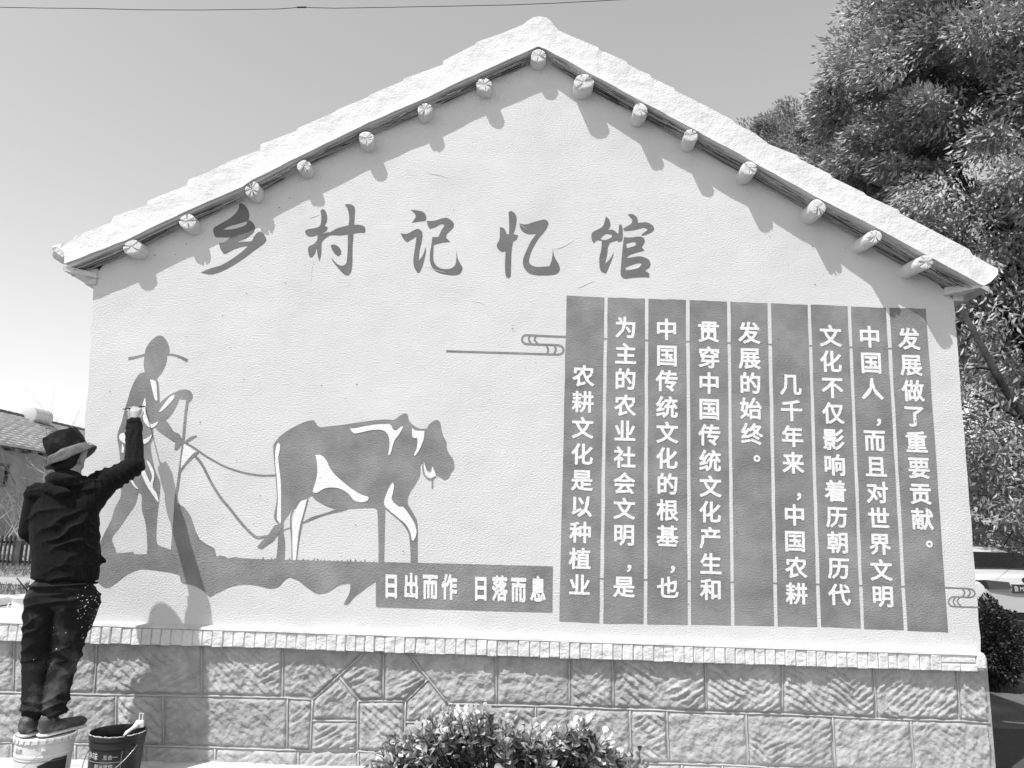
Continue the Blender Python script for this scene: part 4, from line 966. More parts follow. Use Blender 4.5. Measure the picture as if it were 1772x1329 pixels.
while k_ < 75:
    v = jn.data.vertices[rnds.randrange(nv)]; p = v.co+wloc(PER)
    if v.normal.y > .1 or p.x < hipR[0]+.05 and rnds.random() < .95: continue
    if p.z < knR[2]-.05: continue
    k_ += 1; q = p+v.normal*.001; r_ = rnds.uniform(.0010, .0032); t1 = v.normal.orthogonal().normalized(); t2 = v.normal.cross(t1); st2 = rnds.uniform(.6, 2.2)
    mbs.add([q+(t1*math.cos(a)*r_*st2+t2*math.sin(a)*r_) for a in (0, 1.05, 2.1, 3.14, 4.2, 5.25)]+[q+v.normal*.001], [(i, (i+1) % 6, 6) for i in range(6)])
o = mbs.build('paint_spatter', M_SPLASH, PER); o['kind'] = 'stuff'
# belt line and pocket seams
mb = MB()
for (a, b, c_) in (((72, 1012), (98, 1013), (0, 0)),):
    pass
ring = []
wc = pelv+np.array((0, 0, .035))
for k in range(33):
    a = 2*math.pi*k/32; ring.append(Vector((wc[0]+.188*math.cos(a), wc[1]+.137*math.sin(a), wc[2]+.012*math.cos(a))))
mb.tube(ring, .006, 6); mb.build('waistband', M_JEAN, PER, smooth=True)
# hair and hat
blob_mesh('hair', [(head-fd*.022+np.array((0, 0, .012)), head-fd*.018+np.array((0, 0, .05)), (.083, .088, .07), (.082, .088, .07))], .006, M_HAIR, PER, 2)
blob_mesh('hair', [(head-fd*.045+np.array((.0, 0, -.05)), head-fd*.030+np.array((0, 0, .0)), (.068, .058, .05), (.080, .078, .06))], .006, M_HAIR, PER, 2)  # lower hair added as a dark cover for the shaded jaw and neck
hax = Vector((-.56, -.16, 1)).normalized()                 # hat tips to the left as in the photo
hc = Vector(head)+Vector((-.016, -.010, .030))
hx = Vector((1, 0, .56)).normalized(); hy = hax.cross(hx)
def hat_pt(a, r_, h_): return hc+hx*(r_*math.cos(a))+hy*(r_*1.06*math.sin(a))+hax*h_
prof = [(.148, -.052), (.140, -.043), (.131, -.031), (.121, -.018), (.112, -.004), (.103, .006), (.103, .045), (.101, .085), (.097, .110), (.091, .120), (.084, .117), (.055, .124), (.03, .119), (.001, .121)]
V = []; NA = 72
for i, (r_, h_) in enumerate(prof):
    for k in range(NA):
        a = 2*math.pi*k/NA
        nzz = float(noise.noise(Vector((math.cos(a)*2.2, math.sin(a)*2.2, i*.45))))
        wr = nzz*(.006 if i < 5 else .009); wave = .010*math.sin(2*a+.8)*(1-i/5) if i < 5 else 0
        rr_ = r_+wr + (0.004 if i in (9,) else 0)
        V.append(hat_pt(a, max(rr_, .0005), h_+wave+nzz*.005+(.010*float(noise.noise(Vector((math.cos(a)*1.3*r_*12, math.sin(a)*r_*14, 3.3)))) if i > 8 else 0)))
def hat_faces(i0, i1): return [(i*NA+k, i*NA+(k+1) % NA, (i+1)*NA+(k+1) % NA, (i+1)*NA+k) for i in range(i0, i1) for k in range(NA)]
hat = mesh('hat_crown', V, hat_faces(5, len(prof)-1), M_HAT, PER, smooth=True)
o = mesh('hat_brim', V, hat_faces(0, 5), M_BRIM, PER, smooth=True); md = o.modifiers.new('t', 'SOLIDIFY'); md.thickness = .004
mb = MB()
for rr_, h_ in ((.143, -.047), (.137, -.038), (.130, -.029), (.123, -.020), (.116, -.009)):
    mb.tube([hat_pt(2*math.pi*k/60, rr_+.004, h_+.010*math.sin(2*2*math.pi*k/60+.8)*(.7)+.003) for k in range(61)], .0011, 4, False)
mb.build('brim_stitching', M_HAT, PER)
# shoes
for (an, tx_, ty_) in ((anL, .03, .15), (anR, .075, .15)):
    a0 = np.array((an[0], an[1]-.015, ZR+.040)); toe = np.array((an[0]+tx_, an[1]+ty_, ZR+.034))
    heel = a0+np.array((-.01, -.015, 0))
    sh = blob_mesh('shoe', [(heel+np.array((0, 0, .035)), heel, (.040, .045, .03), (.042, .046, .032)), (heel, a0+(toe-a0)*.55, (.042, .045, .032), (.042, .05, .030)), (a0+(toe-a0)*.5, toe, (.042, .05, .030), (.044, .044, .026))], .005, M_SHOE, PER, 2)
    blob_mesh('sole', [(np.array((heel[0], heel[1], ZR+.004)), np.array((toe[0], toe[1], ZR+.004)), (.045, .047, .012), (.048, .048, .012))], .005, M_SOLE, sh, 1)
# long thin brush in the right hand, tip on the wall
tip = at(251, 703, -.004); tail = at(213, 708, -.27)
br = thing('paint_brush', 'long thin dark paint brush held in the painter\'s raised fist', 'brush', tip)
dirb = (tail-tip).normalized()
mb = MB(); mb.tube([tip+dirb*.035, tip+dirb*.12, tail], [.0042, .005, .0032], 8); mb.build('handle', M_CABLE, br, smooth=True)
mb = MB(); mb.tube([tip, tip+dirb*.012, tip+dirb*.04], [.0012, .005, .0045], 8); mb.build('bristles', M_HAIR, br, smooth=True)
# second brush sticking out behind the left hip
a, b = at(29, 1000, -.56), at(66, 1046, -.52)
o = MB().tube([a, a.lerp(b, .5), b], [.0032, .0048, .005], 8).build('paint_brush', M_CABLE, None, smooth=True, origin=a)
setp(o, 'dark brush handle sticking out beside the painter\'s left hip', 'brush')

# ------------------------------------------------------------------ leaf helpers
def leaf_cloud(name, P, Dv, Ls, Ws, m, parent=None, bend=.15, origin=None, nb=0.0):
    """one folded four-vertex leaf per point; P points, Dv directions"""
    n = len(P); Dv = Dv/np.linalg.norm(Dv, axis=1)[:, None]
    r_ = RNG.normal(size=(n, 3))*(1-nb*.55) + nb*np.array((-.35, -.45, 1.0)); S = np.cross(Dv, r_); S /= np.linalg.norm(S, axis=1)[:, None]+1e-9
    Nn = np.cross(Dv, S)
    a = P; b = P+Dv*(Ls*.45)[:, None]+S*(Ws*.5)[:, None]+Nn*(Ws*bend)[:, None]
    c = P+Dv*Ls[:, None]-Nn*(Ls*bend*.6)[:, None]; d = P+Dv*(Ls*.45)[:, None]-S*(Ws*.5)[:, None]+Nn*(Ws*bend)[:, None]
    V = np.stack([a, b, c, d], 1).reshape(-1, 3); i = np.arange(n)*4
    Fc = np.concatenate([np.stack([i, i+1, i+2], 1), np.stack([i, i+2, i+3], 1)])
    return mesh(name, V, Fc, m, parent, smooth=False, origin=origin)
def branch(mb, p, d, L_, r_, depth, rnd, tips, curve=.25, split=(2, 3), droop=0.0, ratio=.72):
    pts = [p.copy()]; rad = [r_]; k = 5
    for i in range(k):
        d = (d+Vector((rnd.uniform(-1, 1), rnd.uniform(-1, 1), rnd.uniform(-1, 1)-droop))*curve*.35).normalized()
        p = p+d*(L_/k); pts.append(p.copy()); rad.append(r_*(1-.45*(i+1)/k))
    mb.tube(pts, rad, 7 if depth > 2 else 5 if depth > 0 else 3)
    tips.append((pts[-1], d, depth)); tips.append((pts[3], d, depth))
    if depth <= 0: return
    for s_ in range(rnd.randint(*split)+1):
        q = pts[rnd.randint(2, k)] if s_ else pts[-1]
        nd = (d+Vector((rnd.uniform(-1, 1), rnd.uniform(-1, 1), rnd.uniform(-.6, .8)))*.85).normalized()
        branch(mb, q, nd, L_*ratio*rnd.uniform(.75, 1.1), rad[-1]*.75, depth-1, rnd, tips, curve, split, droop, ratio)
def clusters(c, rad, n, shell=.55, seed=0, flat=1.0):
    g = np.random.default_rng(seed); u = g.normal(size=(n, 3)); u /= np.linalg.norm(u, axis=1)[:, None]
    rr_ = (shell+(1-shell)*g.random(n)**.6)
    lump = .80+.42*vnoise(u[:, 0]*2.3+5, u[:, 1]*2.3, u[:, 2]*2.3, seed)
    return np.array(c)+u*np.array(rad)*(rr_*lump)[:, None], u
def tree(name, label, base, c, rad, ncl, per, leafL, leafW, m, trunk_r, seed, lean=(0, 0), crad=.45, droop=.5, group=None, limbs=7, up=False):
    t = thing(name, label, 'tree', base, group); rnd = random.Random(seed); base = Vector(base); c = Vector(c)
    mb = MB(); fork = base.lerp(c, .45)+Vector((rnd.uniform(-.2, .2), 0, 0))
    mb.tube([base, base.lerp(fork, .5)+Vector((rnd.uniform(-.1, .1), 0, 0)), fork, c], [trunk_r*1.25, trunk_r, trunk_r*.85, trunk_r*.35], 12)
    mb.build('trunk', M_BARK, t, smooth=True)
    CC, U = clusters(c, rad, ncl, .35, seed)
    lb = MB(); g = np.random.default_rng(seed+1)
    for i in range(limbs*5):
        e = Vector(CC[rnd.randrange(ncl)]); s_ = fork.lerp(c, rnd.random()); md_ = s_.lerp(e, .5)+Vector((rnd.uniform(-.3, .3), rnd.uniform(-.3, .3), rnd.uniform(0, .4)))
        big = i < limbs; lb.tube([s_, s_.lerp(md_, .5), md_, md_.lerp(e, .5)+Vector((0, 0, .1)), e], [trunk_r*(.4 if big else .16), trunk_r*(.33 if big else .12), trunk_r*(.22 if big else .08), trunk_r*.1, .008], 6)
    lb.build('limbs', M_BARK, t, smooth=True)
    N = ncl*per; idx = np.repeat(np.arange(ncl), per); sz = crad*(.6+.8*g.random(ncl))[idx]
    u = g.normal(size=(N, 3)); u /= np.linalg.norm(u, axis=1)[:, None]; rr_ = g.random(N)**.45
    P = CC[idx]+u*(sz*rr_)[:, None]*np.array((1, 1, .62))
    cd_ = U[idx]; Dv = u*.55+cd_*.45+g.normal(size=(N, 3))*.4+np.array((-.25, 0, -droop if not up else .5))
    L_ = leafL*(.6+.7*g.random(N))
    o = leaf_cloud('crown', P, Dv, L_, L_*leafW/leafL, m, t, nb=.9)
    return t

# big leafy tree to the right of the house
bt = at(1800, 275, 9.0); st_ = at(1405, 285, 13.0)
tree('leafy_tree', 'big dense leafy tree rising behind the right roof slope', (bt.x+.6, 9.4, 0), (bt.x, 9.0, bt.z), (4.3, 3.0, 5.4), 600, 480, .145, .050, M_LEAF, .26, 21, crad=.50, droop=.5, limbs=9)
tree('leafy_tree', 'paler tree top peeping over the roof left of the big tree', (st_.x+.4, 13.0, 0), (st_.x+.2, 13.0, st_.z), (1.75, 1.5, 2.0), 150, 300, .13, .045, M_LEAF2, .14, 33, crad=.42, droop=.0, limbs=7)
tree('leafy_tree', 'tree with loose branches behind the white car', (14.5, 13.5, 0), (12.6, 12.5, 4.0), (5, 3, 3.3), 220, 200, .13, .045, M_LEAF, .15, 47, crad=.55, droop=.4, limbs=8)
tree('leafy_tree', 'tree beside the road right of the photo\'s edge, shading the pavement', (7.6, -.6, 0), (6.9, -.9, 5.0), (2.2, 2.2, 1.6), 130, 150, .13, .05, M_LEAF, .14, 55, crad=.5, limbs=6)
# low loose branches of the big tree hanging beside the wall
t = thing('leafy_tree', 'thin young tree with crossing bare twigs beside the right wall edge', 'tree', (6.9, 3.6, 0)); mb = MB(); tips = []
rnd = random.Random(5)
mb.tube([(6.9, 3.6, 0), (6.8, 3.6, 1.2), (6.3, 3.5, 2.3), (5.6, 3.4, 3.3), (5.2, 3.4, 4.2)], [.07, .06, .055, .045, .03], 9)
mb.build('trunk', M_BARK, t, smooth=True); mb = MB()
for (p, d, L_) in (((6.6, 3.6, 1.8), (-1, -.1, .12), .9), ((6.2, 3.5, 2.5), (-1, 0, -.1), .8), ((5.9, 3.5, 2.9), (-.9, -.1, .5), .8), ((6.8, 3.6, 1.4), (-.8, .1, .6), 1.0), ((6.4, 3.5, 2.2), (-.5, .3, 1), 1.0), ((5.5, 3.4, 3.5), (-.8, 0, .3), .7), ((6.7, 3.6, 1.6), (-.9, -.2, -.35), .8), ((6.5, 3.5, 2.1), (.9, .2, .3), .9), ((6.3, 3.5, 2.4), (.6, .2, .9), 1.0)):
    branch(mb, Vector(p), Vector(d).normalized(), L_, .018, 3, rnd, tips, .5, (2, 3), .15)
mb.build('limbs', M_BARK, t, smooth=True)
TP = np.array([tp_[0][:] for tp_ in tips]); g = RNG
idx = g.integers(0, len(TP), 9000); P = TP[idx]+g.normal(size=(9000, 3))*.13; P = P[P[:, 2] > 1.75]; n9 = len(P)
leaf_cloud('crown', P, g.normal(size=(n9, 3))*.6+np.array((-.2, 0, -.5)), .10*(.5+.8*g.random(n9)), .034*(.6+.6*g.random(n9)), M_LEAF, t)
# hedge mass far behind
g = np.random.default_rng(9)
N = 60000; P = np.stack([g.uniform(4, 40, N), g.uniform(19, 23, N), g.random(N)**.8*5.2*(0.65+.5*vnoise(g.random(N)*0+np.linspace(0, 1, N)*0, g.random(N)*0))], 1)
P[:, 2] = g.random(N)*(3.2+2.2*vnoise(P[:, 0]*.5, P[:, 1]*0))
o = leaf_cloud('far_hedge', P, g.normal(size=(N, 3)), .22*(.5+g.random(N)), .12*(.5+g.random(N)), M_LEAF2); setp(o, 'distant belt of trees and hedge beyond the road', 'hedge', kind='stuff')
# clipped dark shrub
c = at(1712, 1125, 3.6); t = thing('clipped_shrub', 'dark rounded shrub between the house corner and the white car', 'shrub', (c.x, 3.6, 0))
N = 16000; u = g.normal(size=(N, 3)); u /= np.linalg.norm(u, axis=1)[:, None]; lump = .8+.4*vnoise(u[:, 0]*3, u[:, 1]*3, u[:, 2]*3, 4)
P = np.array((c.x-.1, 3.6, .47))+u*np.array((.38, .4, .47))*(g.random(N)**.22*lump)[:, None]
leaf_cloud('foliage', P, u+g.normal(size=(N, 3))*.6, .045*(.6+.6*g.random(N)), .026*(.6+.6*g.random(N)), M_LEAFD, t)
MB().tube([(c.x-.1, 3.6, 0), (c.x-.1, 3.6, .5)], [.03, .02], 8).build('stem', M_BARK, t)

# ------------------------------------------------------------------ bush in front of the wall
BC = at(880, 1329, -.75); bush = thing('leafy_bush', 'round-leaved shrub growing in front of the stone base', 'bush', (BC.x, -.75, 0))
def bh(px):                                              # outline of the bush top in the photo
    return float(np.interp(px, [640, 660, 700, 745, 780, 840, 870, 930, 960, 990, 1020, 1045, 1065, 1110, 1130], [1330, 1295, 1262, 1232, 1226, 1222, 1240, 1252, 1262, 1244, 1238, 1262, 1285, 1322, 1340]))
rnd = random.Random(3)
def leaf_template():
    pts = []; L_ = 1.0
    rows = [(0, .03, 0), (.2, .2, .02), (.45, .33, .03), (.7, .34, .02), (.9, .2, -.02), (1.0, .03, -.05)]
    V = []; fs = []
    for (t, w_, h_) in rows: V += [(-w_, t, h_+w_*.35), (0, t, h_), (w_, t, h_+w_*.35)]
    for i in range(len(rows)-1):
        for k in range(2): a = i*3+k; fs.append((a, a+1, a+4, a+3))
    return V, fs
LV, LF = leaf_template()
LM = bpy.data.meshes.new('leaf'); LM.from_pydata(LV, [], LF); LM.materials.append(M_BLEAF); LM.polygons.foreach_set('use_smooth', [True]*len(LM.polygons))
cands = []
stems = MB()
root = Vector((BC.x, -.75, 0))
shoots = []
for k in range(230):
    px = rnd.uniform(640, 1120); dpt = -.75+rnd.uniform(-.28, .25)
    top = at(px, bh(px)+rnd.choice((2, 8, 20, 40, 65))+rnd.uniform(0, 12), dpt)
    if top.z < .05: continue
    b0 = Vector((BC.x+(top.x-BC.x)*.35, -.75+(dpt+.75)*.3, .0))
    d_ = (top-b0); mid = b0+d_*.6+Vector((0, 0, .03))
    stems.tube([b0, mid, top], [.006, .004, .002], 5)
    shoots.append((mid, top))
stems.build('stems', M_BARK, bush, smooth=True)
for mid, top in shoots:
    ax = (top-mid).normalized()
    for j in range(rnd.randint(8, 12)):
        t = 1-j*.075; p = mid.lerp(top, max(t, 0)); a = j*2.4+rnd.uniform(-.4, .4)
        side = ax.orthogonal().normalized(); side.rotate(Matrix.Rotation(a, 3, ax))
        d_ = (side*(.5+.08*j)+ax*(1.0-.07*j)).normalized(); s_ = rnd.uniform(.046, .068)*(.75 if j < 2 else 1)
        cands.append((p, d_, s_, ax))
cands.sort(key=lambda c_: -(c_[0].z*1.2-c_[0].y))
def leaf_matrix(p, d_, s_, ax):
    nrm = (ax-d_*ax.dot(d_)); nrm = nrm.normalized() if nrm.length > 1e-4 else d_.orthogonal().normalized()
    sx_ = d_.cross(nrm).normalized()
    return Matrix(((sx_.x*s_, d_.x*s_, nrm.x*s_, p.x), (sx_.y*s_, d_.y*s_, nrm.y*s_, p.y), (sx_.z*s_, d_.z*s_, nrm.z*s_, p.z), (0, 0, 0, 1)))
fol = MB()
for i, c_ in enumerate(cands):
    mtx = leaf_matrix(*c_)
    if i < 290:
        o = bpy.data.objects.new('leaf', LM); C.objects.link(o); o.parent = bush; o.matrix_local = Matrix.Translation(-Vector((BC.x, -.75, 0))) @ mtx
    else: fol.add([mtx @ Vector(v) for v in LV], LF)
o = fol.build('foliage', M_BLEAF, bush, smooth=True); o['kind'] = 'stuff'
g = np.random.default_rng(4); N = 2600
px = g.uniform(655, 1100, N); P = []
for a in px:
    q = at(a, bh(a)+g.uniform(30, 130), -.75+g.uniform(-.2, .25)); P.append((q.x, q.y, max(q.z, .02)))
o = leaf_cloud('shaded_foliage', np.array(P), g.normal(size=(N, 3))+np.array((0, 0, .4)), .038*(.7+.5*g.random(N)), .024*(.7+.5*g.random(N)), M_BLEAFD, bush); o['kind'] = 'stuff'  # shade inside the bush is put into the dark colour of these leaves
# small sprout to the right
q = at(1106, 1330, -.55); sp_ = thing('sprout', 'small leafy sprout right of the bush', 'plant', (q.x, -.55, 0))
mb = MB(); top = at(1107, 1300, -.55); mb.tube([(q.x, -.55, 0), top], [.004, .002], 5); mb.build('stem', M_BARK, sp_)
for k in range(6):
    p = Vector((q.x, -.55, 0)).lerp(top, .5+.1*k); d_ = Vector((math.cos(k*2.2)*.6, math.sin(k*2.2)*.4, .8)).normalized()
    o = bpy.data.objects.new('leaf', LM); C.objects.link(o); o.parent = sp_; o.matrix_local = Matrix.Translation(-Vector((q.x, -.55, 0))) @ leaf_matrix(p, d_, .04, Vector((0, -.3, 1)).normalized())

# ------------------------------------------------------------------ overhead cable
cp = [(-900, 2), (-400, 9), (0, 12.5), (80, 14), (150, 14.5), (250, 17), (350, 17.3), (480, 15.5), (505, 13.8), (521, 12), (540, 13.2), (580, 14.2), (660, 12.8), (760, 11), (880, 8.6), (960, 5.5), (1075, -.5), (1300, -14), (1700, -40)]
P = [at(a, b, 3.0) for a, b in cp]; mb = MB(); mb.tube(P, .0042, 6)
cb = mb.build('overhead_cable', M_CABLE, None, smooth=True, origin=P[9]); setp(cb, 'thin black cable strung across the sky above the roof', 'cable')
MB().tube([at(514, 12.6, 3.0), at(530, 12.4, 3.0)], .010, 8).build('cable_clip', M_CABLE, cb)

# ------------------------------------------------------------------ left background
def atx(px, py, X):
    d = ray(px, py); t = (X-CAM[0])/d[0]; return Vector((X, CAM[1]+d[1]*t, CAM[2]+d[2]*t))
HX = -13.3; RX = -15.9
e0, e1 = atx(0, 768, HX), atx(75, 783, HX); r0_ = atx(0, 715, RX); r1_ = atx(138, 745, RX)
ez = (e0.z+e1.z)/2; rz = (r0_.z+r1_.z)/2; yN, yF = 6.0, 24.0
nb = thing('neighbour_house', 'grey rendered house with tiled roof behind the painter at left', 'house', (HX, 15, .86))
mb = MB(); mb.box((HX-5.2, yN, .8), (HX, yF, ez-.02)); 
mb.add([(HX, yN, ez-.02), (HX-5.2, yN, ez-.02), (RX, yN, rz-.1), (HX, yF, ez-.02), (HX-5.2, yF, ez-.02), (RX, yF, rz-.1)], [(0, 1, 2), (5, 4, 3)])
mb.build('wall', M_HWALL, nb)
rows = 15; mb = MB(); sl = Vector((RX-HX-.35, 0, rz-ez+.05)); sta = Vector((HX+.35, 0, ez-.05))
up_ = Vector((-sl.z, 0, sl.x)).normalized(); up_ = up_ if up_.z > 0 else -up_
for k in range(rows):
    for side in (1, -1):
        p = sta+sl*(k/rows); q = sta+sl*((k+1.12)/rows)
        if side < 0: p, q = Vector((2*RX-p.x, 0, p.z)), Vector((2*RX-q.x, 0, q.z))
        V = []; cols_ = 90
        uu = up_ if side > 0 else Vector((-up_.x, 0, up_.z))
        for j in range(cols_+1):
            yy = yN-.3+(yF-yN+.6)*j/cols_; wv = .004*math.cos(j*math.pi)
            for (b_, h_) in ((p, .085), (q, .018), (p, .0)): V.append(b_+uu*(h_+wv*(h_ > 0))+Vector((0, yy, 0)))
        mb.add(V, [f for j in range(cols_) for f in ((j*3, j*3+3, j*3+4, j*3+1), (j*3+2, j*3+5, j*3+3, j*3))])
o = mb.build('roof', M_TILE, nb)
mb = MB()
k = yN
while k < yF: mb.tube([(RX, k, rz+.03), (RX, k+.34, rz+.035)], [.10, .085], 8); k += .36
o2 = mb.build('ridge_tiles', M_STEEL, nb)
wa, wb_ = atx(-14, 800, HX), atx(9, 842, HX)
mb = MB(); mb.box((HX-.12, wa.y-.3, wb_.z), (HX+.005, wb_.y, wa.z)); wn = mb.build('window', M_GLASS, nb)
mb = MB()
for yy in (wa.y-.3, (wa.y-.3+wb_.y)/2, wb_.y-.05): mb.box((HX+.006, yy, wb_.z), (HX+.05, yy+.05, wa.z))
mb.box((HX+.008, wa.y-.3, wa.z-.05), (HX+.046, wb_.y, wa.z-.002)); mb.box((HX+.008, wa.y-.3, wb_.z+.002), (HX+.046, wb_.y, wb_.z+.05))
mb.build('frame', M_STEEL, wn)
mb = MB()
for k in range(24): mb.box((HX+.02, yN+k*.75, ez-.13), (HX+.30, yN+k*.75+.07, ez-.06))
o = mb.build('eave_rafters', M_STEEL, nb); o['kind'] = 'stuff'
# solar water heater on the ridge
ta, tb_ = atx(49, 716, RX+.2), atx(79, 724, RX+.2)
sh = thing('solar_water_heater', 'white cylindrical solar water tank on the neighbour\'s roof ridge', 'water heater', (RX, ta.y, rz))
ta.z -= .02; dz_ = (tb_-ta)
mb = MB(); mb.tube([ta, ta+dz_*.02, tb_-dz_*.02, tb_], [.24, .27, .27, .24], 20); autosmooth(mb.build('tank', M_TANK, sh), 40)
mb = MB()
for t_ in (.15, .85):
    b_ = ta+dz_*t_; mb.tube([b_+Vector((.1, 0, -.2)), (RX+.35, b_.y, rz-.1)], .03, 6); mb.tube([b_+Vector((-.1, 0, -.2)), (RX-.25, b_.y, rz-.05)], .03, 6)
mb.build('stand', M_STEEL, sh)
mb = MB()
for k in range(16):
    b_ = ta+dz_*(.06+.88*k/15)+Vector((.12, 0, -.2)); e_ = b_+sl*-.42; e_.z = b_.z-.62; mb.tube([b_, e_], .028, 6)
mb.build('vacuum_tubes', M_STEEL, sh)
# picket fence
fy = 6.2
fp0, fp1 = at(-40, 978, fy), at(68, 977, fy)
fe = thing('picket_fence', 'low dark picket fence across the yard at left', 'fence', (fp0.x, fy, .865))
zt_, zb_ = at(20, 925, fy).z, .865; rz1, rz2 = at(20, 938, fy).z, at(20, 972, fy).z
x = fp0.x; k = 0
while x < fp1.x+.9:
    mb = MB(); hh = zt_ if x < at(30, 940, fy).x else zt_-.10
    mb.tube([(x, fy, zb_), (x, fy, hh-.02), (x, fy, hh)], [.016, .016, .006], 8); mb.build('picket', M_FENCE, fe, origin=(x, fy, zb_)); x += .062; k += 1
for zz in (rz1, rz2):
    mb = MB(); mb.box((fp0.x-.1, fy+.018, zz-.02), (fp1.x+.9, fy+.05, zz+.015)); mb.build('rail', M_FENCE, fe)
xx_ = at(27, 950, fy).x; mb = MB(); mb.box((xx_, fy-.03, zb_), (xx_+.09, fy+.017, rz1+.02)); mb.build('post', M_FENCE, fe)
# yard grass
N = 26000; g = np.random.default_rng(12); P = np.stack([g.uniform(-16, -4, N), g.uniform(4.3, 9, N), np.full(N, .866)], 1)
Nn = np.stack([g.uniform(-9, -3.4, 5000), g.uniform(1.6, 3.1, 5000), np.full(5000, .866)], 1); P = np.concatenate([P, Nn])
n_ = len(P); o = leaf_cloud('yard_grass', P, g.normal(size=(n_, 3))*np.array((.5, .5, .1))+np.array((0, 0, 1)), .05*(.5+g.random(n_)), .012*(.5+g.random(n_)), M_GRASS); setp(o, 'short dry grass in the yard', 'grass', kind='stuff')
# bare shrub in the yard
def bare(label, base, dirs, L_, r_, depth, seed, m=M_TWIG):
    t = thing('bare_shrub', label, 'shrub', base); rnd = random.Random(seed); mb = MB(); tips = []
    for d in dirs: branch(mb, Vector(base), Vector(d).normalized(), L_, r_, depth, rnd, tips, .7, (2, 3), 0, .74)
    mb.build('branches', m, t, smooth=False)
M_TWD = mat('dark_twig', .06, g2=.5, vscale=2.2, rough=.9)
b_ = at(66, 880, 7.0)
bare('bare twiggy shrub against the grey house wall behind the painter', (b_.x, 7.0, .86), [(-.5, 0, 1), (.3, .1, 1.2), (-.9, .1, .7), (0, -.2, 1)], .62, .018, 4, 8, M_TWD)
b_ = at(20, 880, 8.0); bare('bare shrub with pale twigs under the neighbour\'s window', (b_.x-.3, 8.0, .86), [(-.3, 0, 1), (.6, 0, .8), (.2, 0, 1)], .6, .015, 4, 18, M_TWIG)
b_ = at(118, 760, 11); bare('leafless tree tips standing above the neighbour\'s roof end', (b_.x, 11.0, .86), [(0, 0, 1), (.15, 0, 1), (-.12, 0, 1), (.3, .1, 1)], 1.32, .035, 4, 28, M_TWD)
# bucket and white sheets on the wall top behind the ledge
q = at(47, 1072, .22); wbk = thing('white_bucket', 'small white bucket with wire handle standing on the wall top at left', 'bucket', (q.x, .22, .90))
zt2 = at(47, 1030, .22).z; zq = .885; rr_ = .105
mb = MB(); mb.lathe(Vector((q.x, .22, 0)), [(0, zq), (rr_*.86, zq), (rr_, zt2-.012), (rr_*1.12, zt2-.012), (rr_*1.12, zt2), (rr_*.98, zt2), (rr_*.9, zt2-.02), (0, zt2-.022)], 32); autosmooth(mb.build('body', M_WPAIL, wbk), 35)
mb = MB(); mb.tube([Vector((q.x+(rr_+.012)*math.cos(a)*1.05, .22-(rr_*.8)*abs(math.sin(a))-.02, zt2-.05-.085*math.sin(a))) for a in np.linspace(0, math.pi, 15)], .003, 6); mb.build('wire_handle', M_WPAIL, wbk, smooth=True)
for k, (px, py, yy, w_, h_) in enumerate(((4, 1062, .75, .5, .015), (-8, 1055, 1.25, .6, .05))):
    q = at(px, py, yy); mb = MB(); mb.box((q.x-w_, yy-.2, .875+.001*k), (q.x+.12-.05*k, yy+.2, .875+h_+.02*k), .012)
    o = mb.build('plaster_board', M_SPLASH, None, origin=(q.x, yy, .875)); setp(o, ('thin white board lying nearest the white bucket', 'thicker white board lying farther back in the yard')[k], 'board', 'white boards in the yard')

# ------------------------------------------------------------------ white car (rear view) at right
CY = 7.8; ccx = at(1776, 1017, CY).x
car = thing('parked_car', 'white saloon car parked with its rear to the viewer at the right edge', 'car', (ccx, CY, 0))
st = [  # (y along car from rear, half width, z bottom, belt z, deck/roof z, top half width)
    (0.00, .70, .42, .74, .82, .60), (.05, .80, .28, .86, .97, .66), (.16, .88, .24, .92, 1.02, .70), (.55, .92, .22, .95, 1.05, .72), (1.0, .93, .20, .97, 1.33, .60), (1.45, .93, .20, .98, 1.43, .56),
    (2.3, .93, .20, .98, 1.46, .56), (2.9, .93, .20, .97, 1.38, .57), (3.5, .92, .20, .95, 1.02, .70), (4.2, .88, .22, .86, .90, .68), (4.55, .78, .26, .70, .76, .60), (4.65, .66, .40, .58, .62, .5)]
V = []; fs = []; K = 14
for (yy, hw, zb, zl, zr, tw) in st:
    half = [(0, zb), (hw*.8, zb), (hw, zb+.10), (hw*1.005, zb+(zl-zb)*.6), (hw*.97, zl), (tw+.03, zr-.05 if zr-zl > .1 else zr-.01), (tw*.8, zr), (0, zr+.012)]
    ring = [(x_, z_) for x_, z_ in half]+[(-x_, z_) for x_, z_ in half[-2:0:-1]]
    V += [Vector((ccx+x_, CY+yy, z_)) for x_, z_ in ring]
K = len(ring)
for i in range(len(st)-1):
    for k in range(K): fs.append((i*K+k, i*K+(k+1) % K, (i+1)*K+(k+1) % K, (i+1)*K+k))
fs += [tuple(range(K)), tuple((len(st)-1)*K+k for k in range(K-1, -1, -1))]
cbody = mesh('body', V, fs, M_CAR, car); autosmooth(cbody, 32)
md = cbody.modifiers.new('b', 'BEVEL'); md.width = .02; md.segments = 2; md.limit_method = 'ANGLE'; md.angle_limit = math.radians(25)
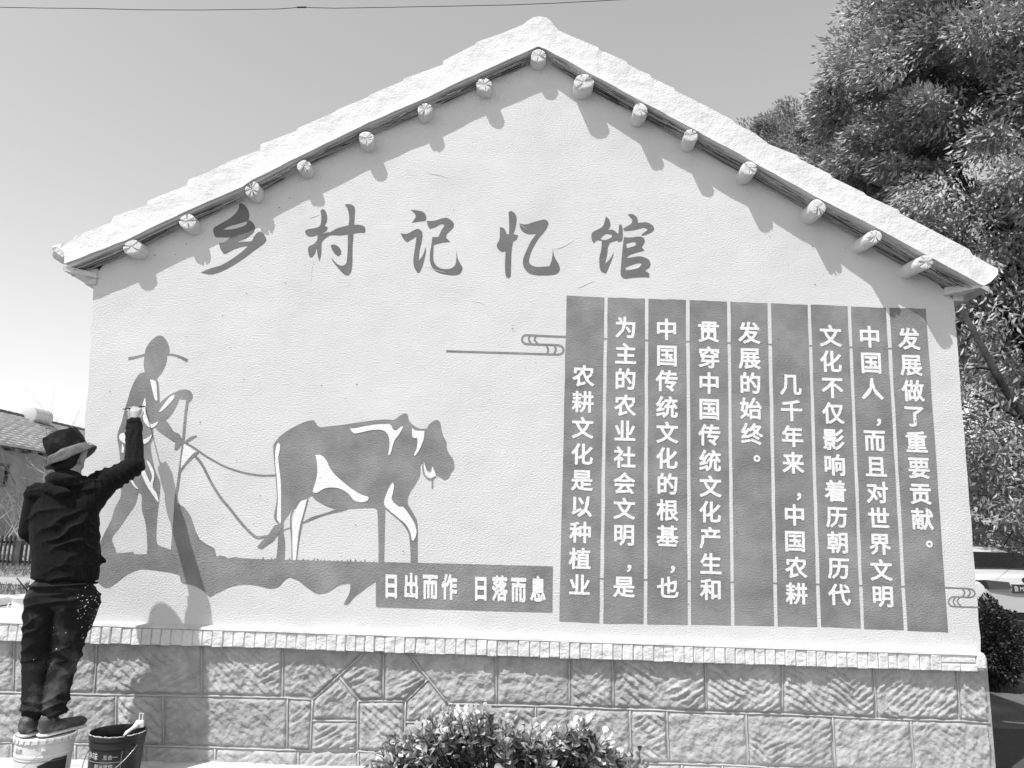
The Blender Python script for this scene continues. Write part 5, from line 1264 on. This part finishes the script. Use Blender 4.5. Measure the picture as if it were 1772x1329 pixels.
# rear window and side windows slightly proud of the shell
def quad(name, pts, m, off=(0, -.006, .006), par=car): return mesh(name, [Vector((ccx+a, CY+b, c2))+Vector(off) for a, b, c2 in pts], [tuple(range(len(pts)))], m, par)
quad('rear_window', [(-.66, .60, 1.075), (.66, .60, 1.075), (.55, .99, 1.315), (-.55, .99, 1.315)], M_GLASS, (0, -.05, .045))
for s_ in (-1, 1):
    quad('side_window', [(s_*.905, 1.15, 1.0), (s_*.905, 2.9, 1.0), (s_*.63, 2.6, 1.36), (s_*.63, 1.4, 1.36)], M_GLASS, (s_*.012, 0, .006))
    mb = MB(); x0, x1 = (.30, .90)
    V_ = [(s_*.27, -.012, .80), (s_*.62, .02, .78), (s_*.88, .16, .80), (s_*.90, .20, .90), (s_*.66, .045, .925), (s_*.30, .008, .90)]
    Vb = [(a, b+.1, c2) for a, b, c2 in V_]
    tl = mesh('tail_light', [Vector((ccx+a, CY+b-.045, c2)) for a, b, c2 in V_+Vb], [(0, 1, 4, 5), (1, 2, 3, 4), (6, 11, 10, 7), (7, 10, 9, 8)]+[(i, i+6, (i+1) % 6+6, (i+1) % 6) for i in range(6)], M_LAMP, car)
    for yy in (.85, 3.75):
        mb = MB(); mb.tube([(ccx+s_*.72, CY+yy, .33), (ccx+s_*.94, CY+yy, .33)], .33, 28); wl = mb.build('wheel', M_RUB, car)
        MB().tube([(ccx+s_*.93, CY+yy, .33), (ccx+s_*.955, CY+yy, .33)], .22, 20).build('rim', M_WIRE, wl)
mb = MB(); mb.box((ccx-.24, CY-.030, .73), (ccx+.24, CY+.02, .865)); pl_ = mb.build('licence_plate', M_PLATE, car)
xx_ = ccx-.225
for ch in '鲁M·37':
    vv, ff = glyph(ch, .0); S_ = .10; adv = .095 if ch == '鲁' else .03 if ch == '·' else .072
    vs = [Vector((xx_+u*S_*(.8 if ch == '鲁' else .85), CY-.033-l_, .76+v*S_)) for u, v, l_ in vv]; mesh('printed_character', vs, ff, M_PLATET, pl_); xx_ += adv
mb = MB(); mb.tube([(ccx, CY-.012, .935), (ccx, CY+.03, .935)], .042, 24); em_ = mb.build('badge', M_RUB, car)
mb = MB(); mb.tube([(ccx, CY-.016, .935), (ccx, CY-.010, .935)], .026, 20); mb.build('badge_centre', M_CAR, em_)
mb = MB(); mb.box((ccx-.78, CY-.0, .30), (ccx+.78, CY+.05, .42)); mb.build('bumper_trim', M_RUB, car)

bpy.data.objects.remove(tob)
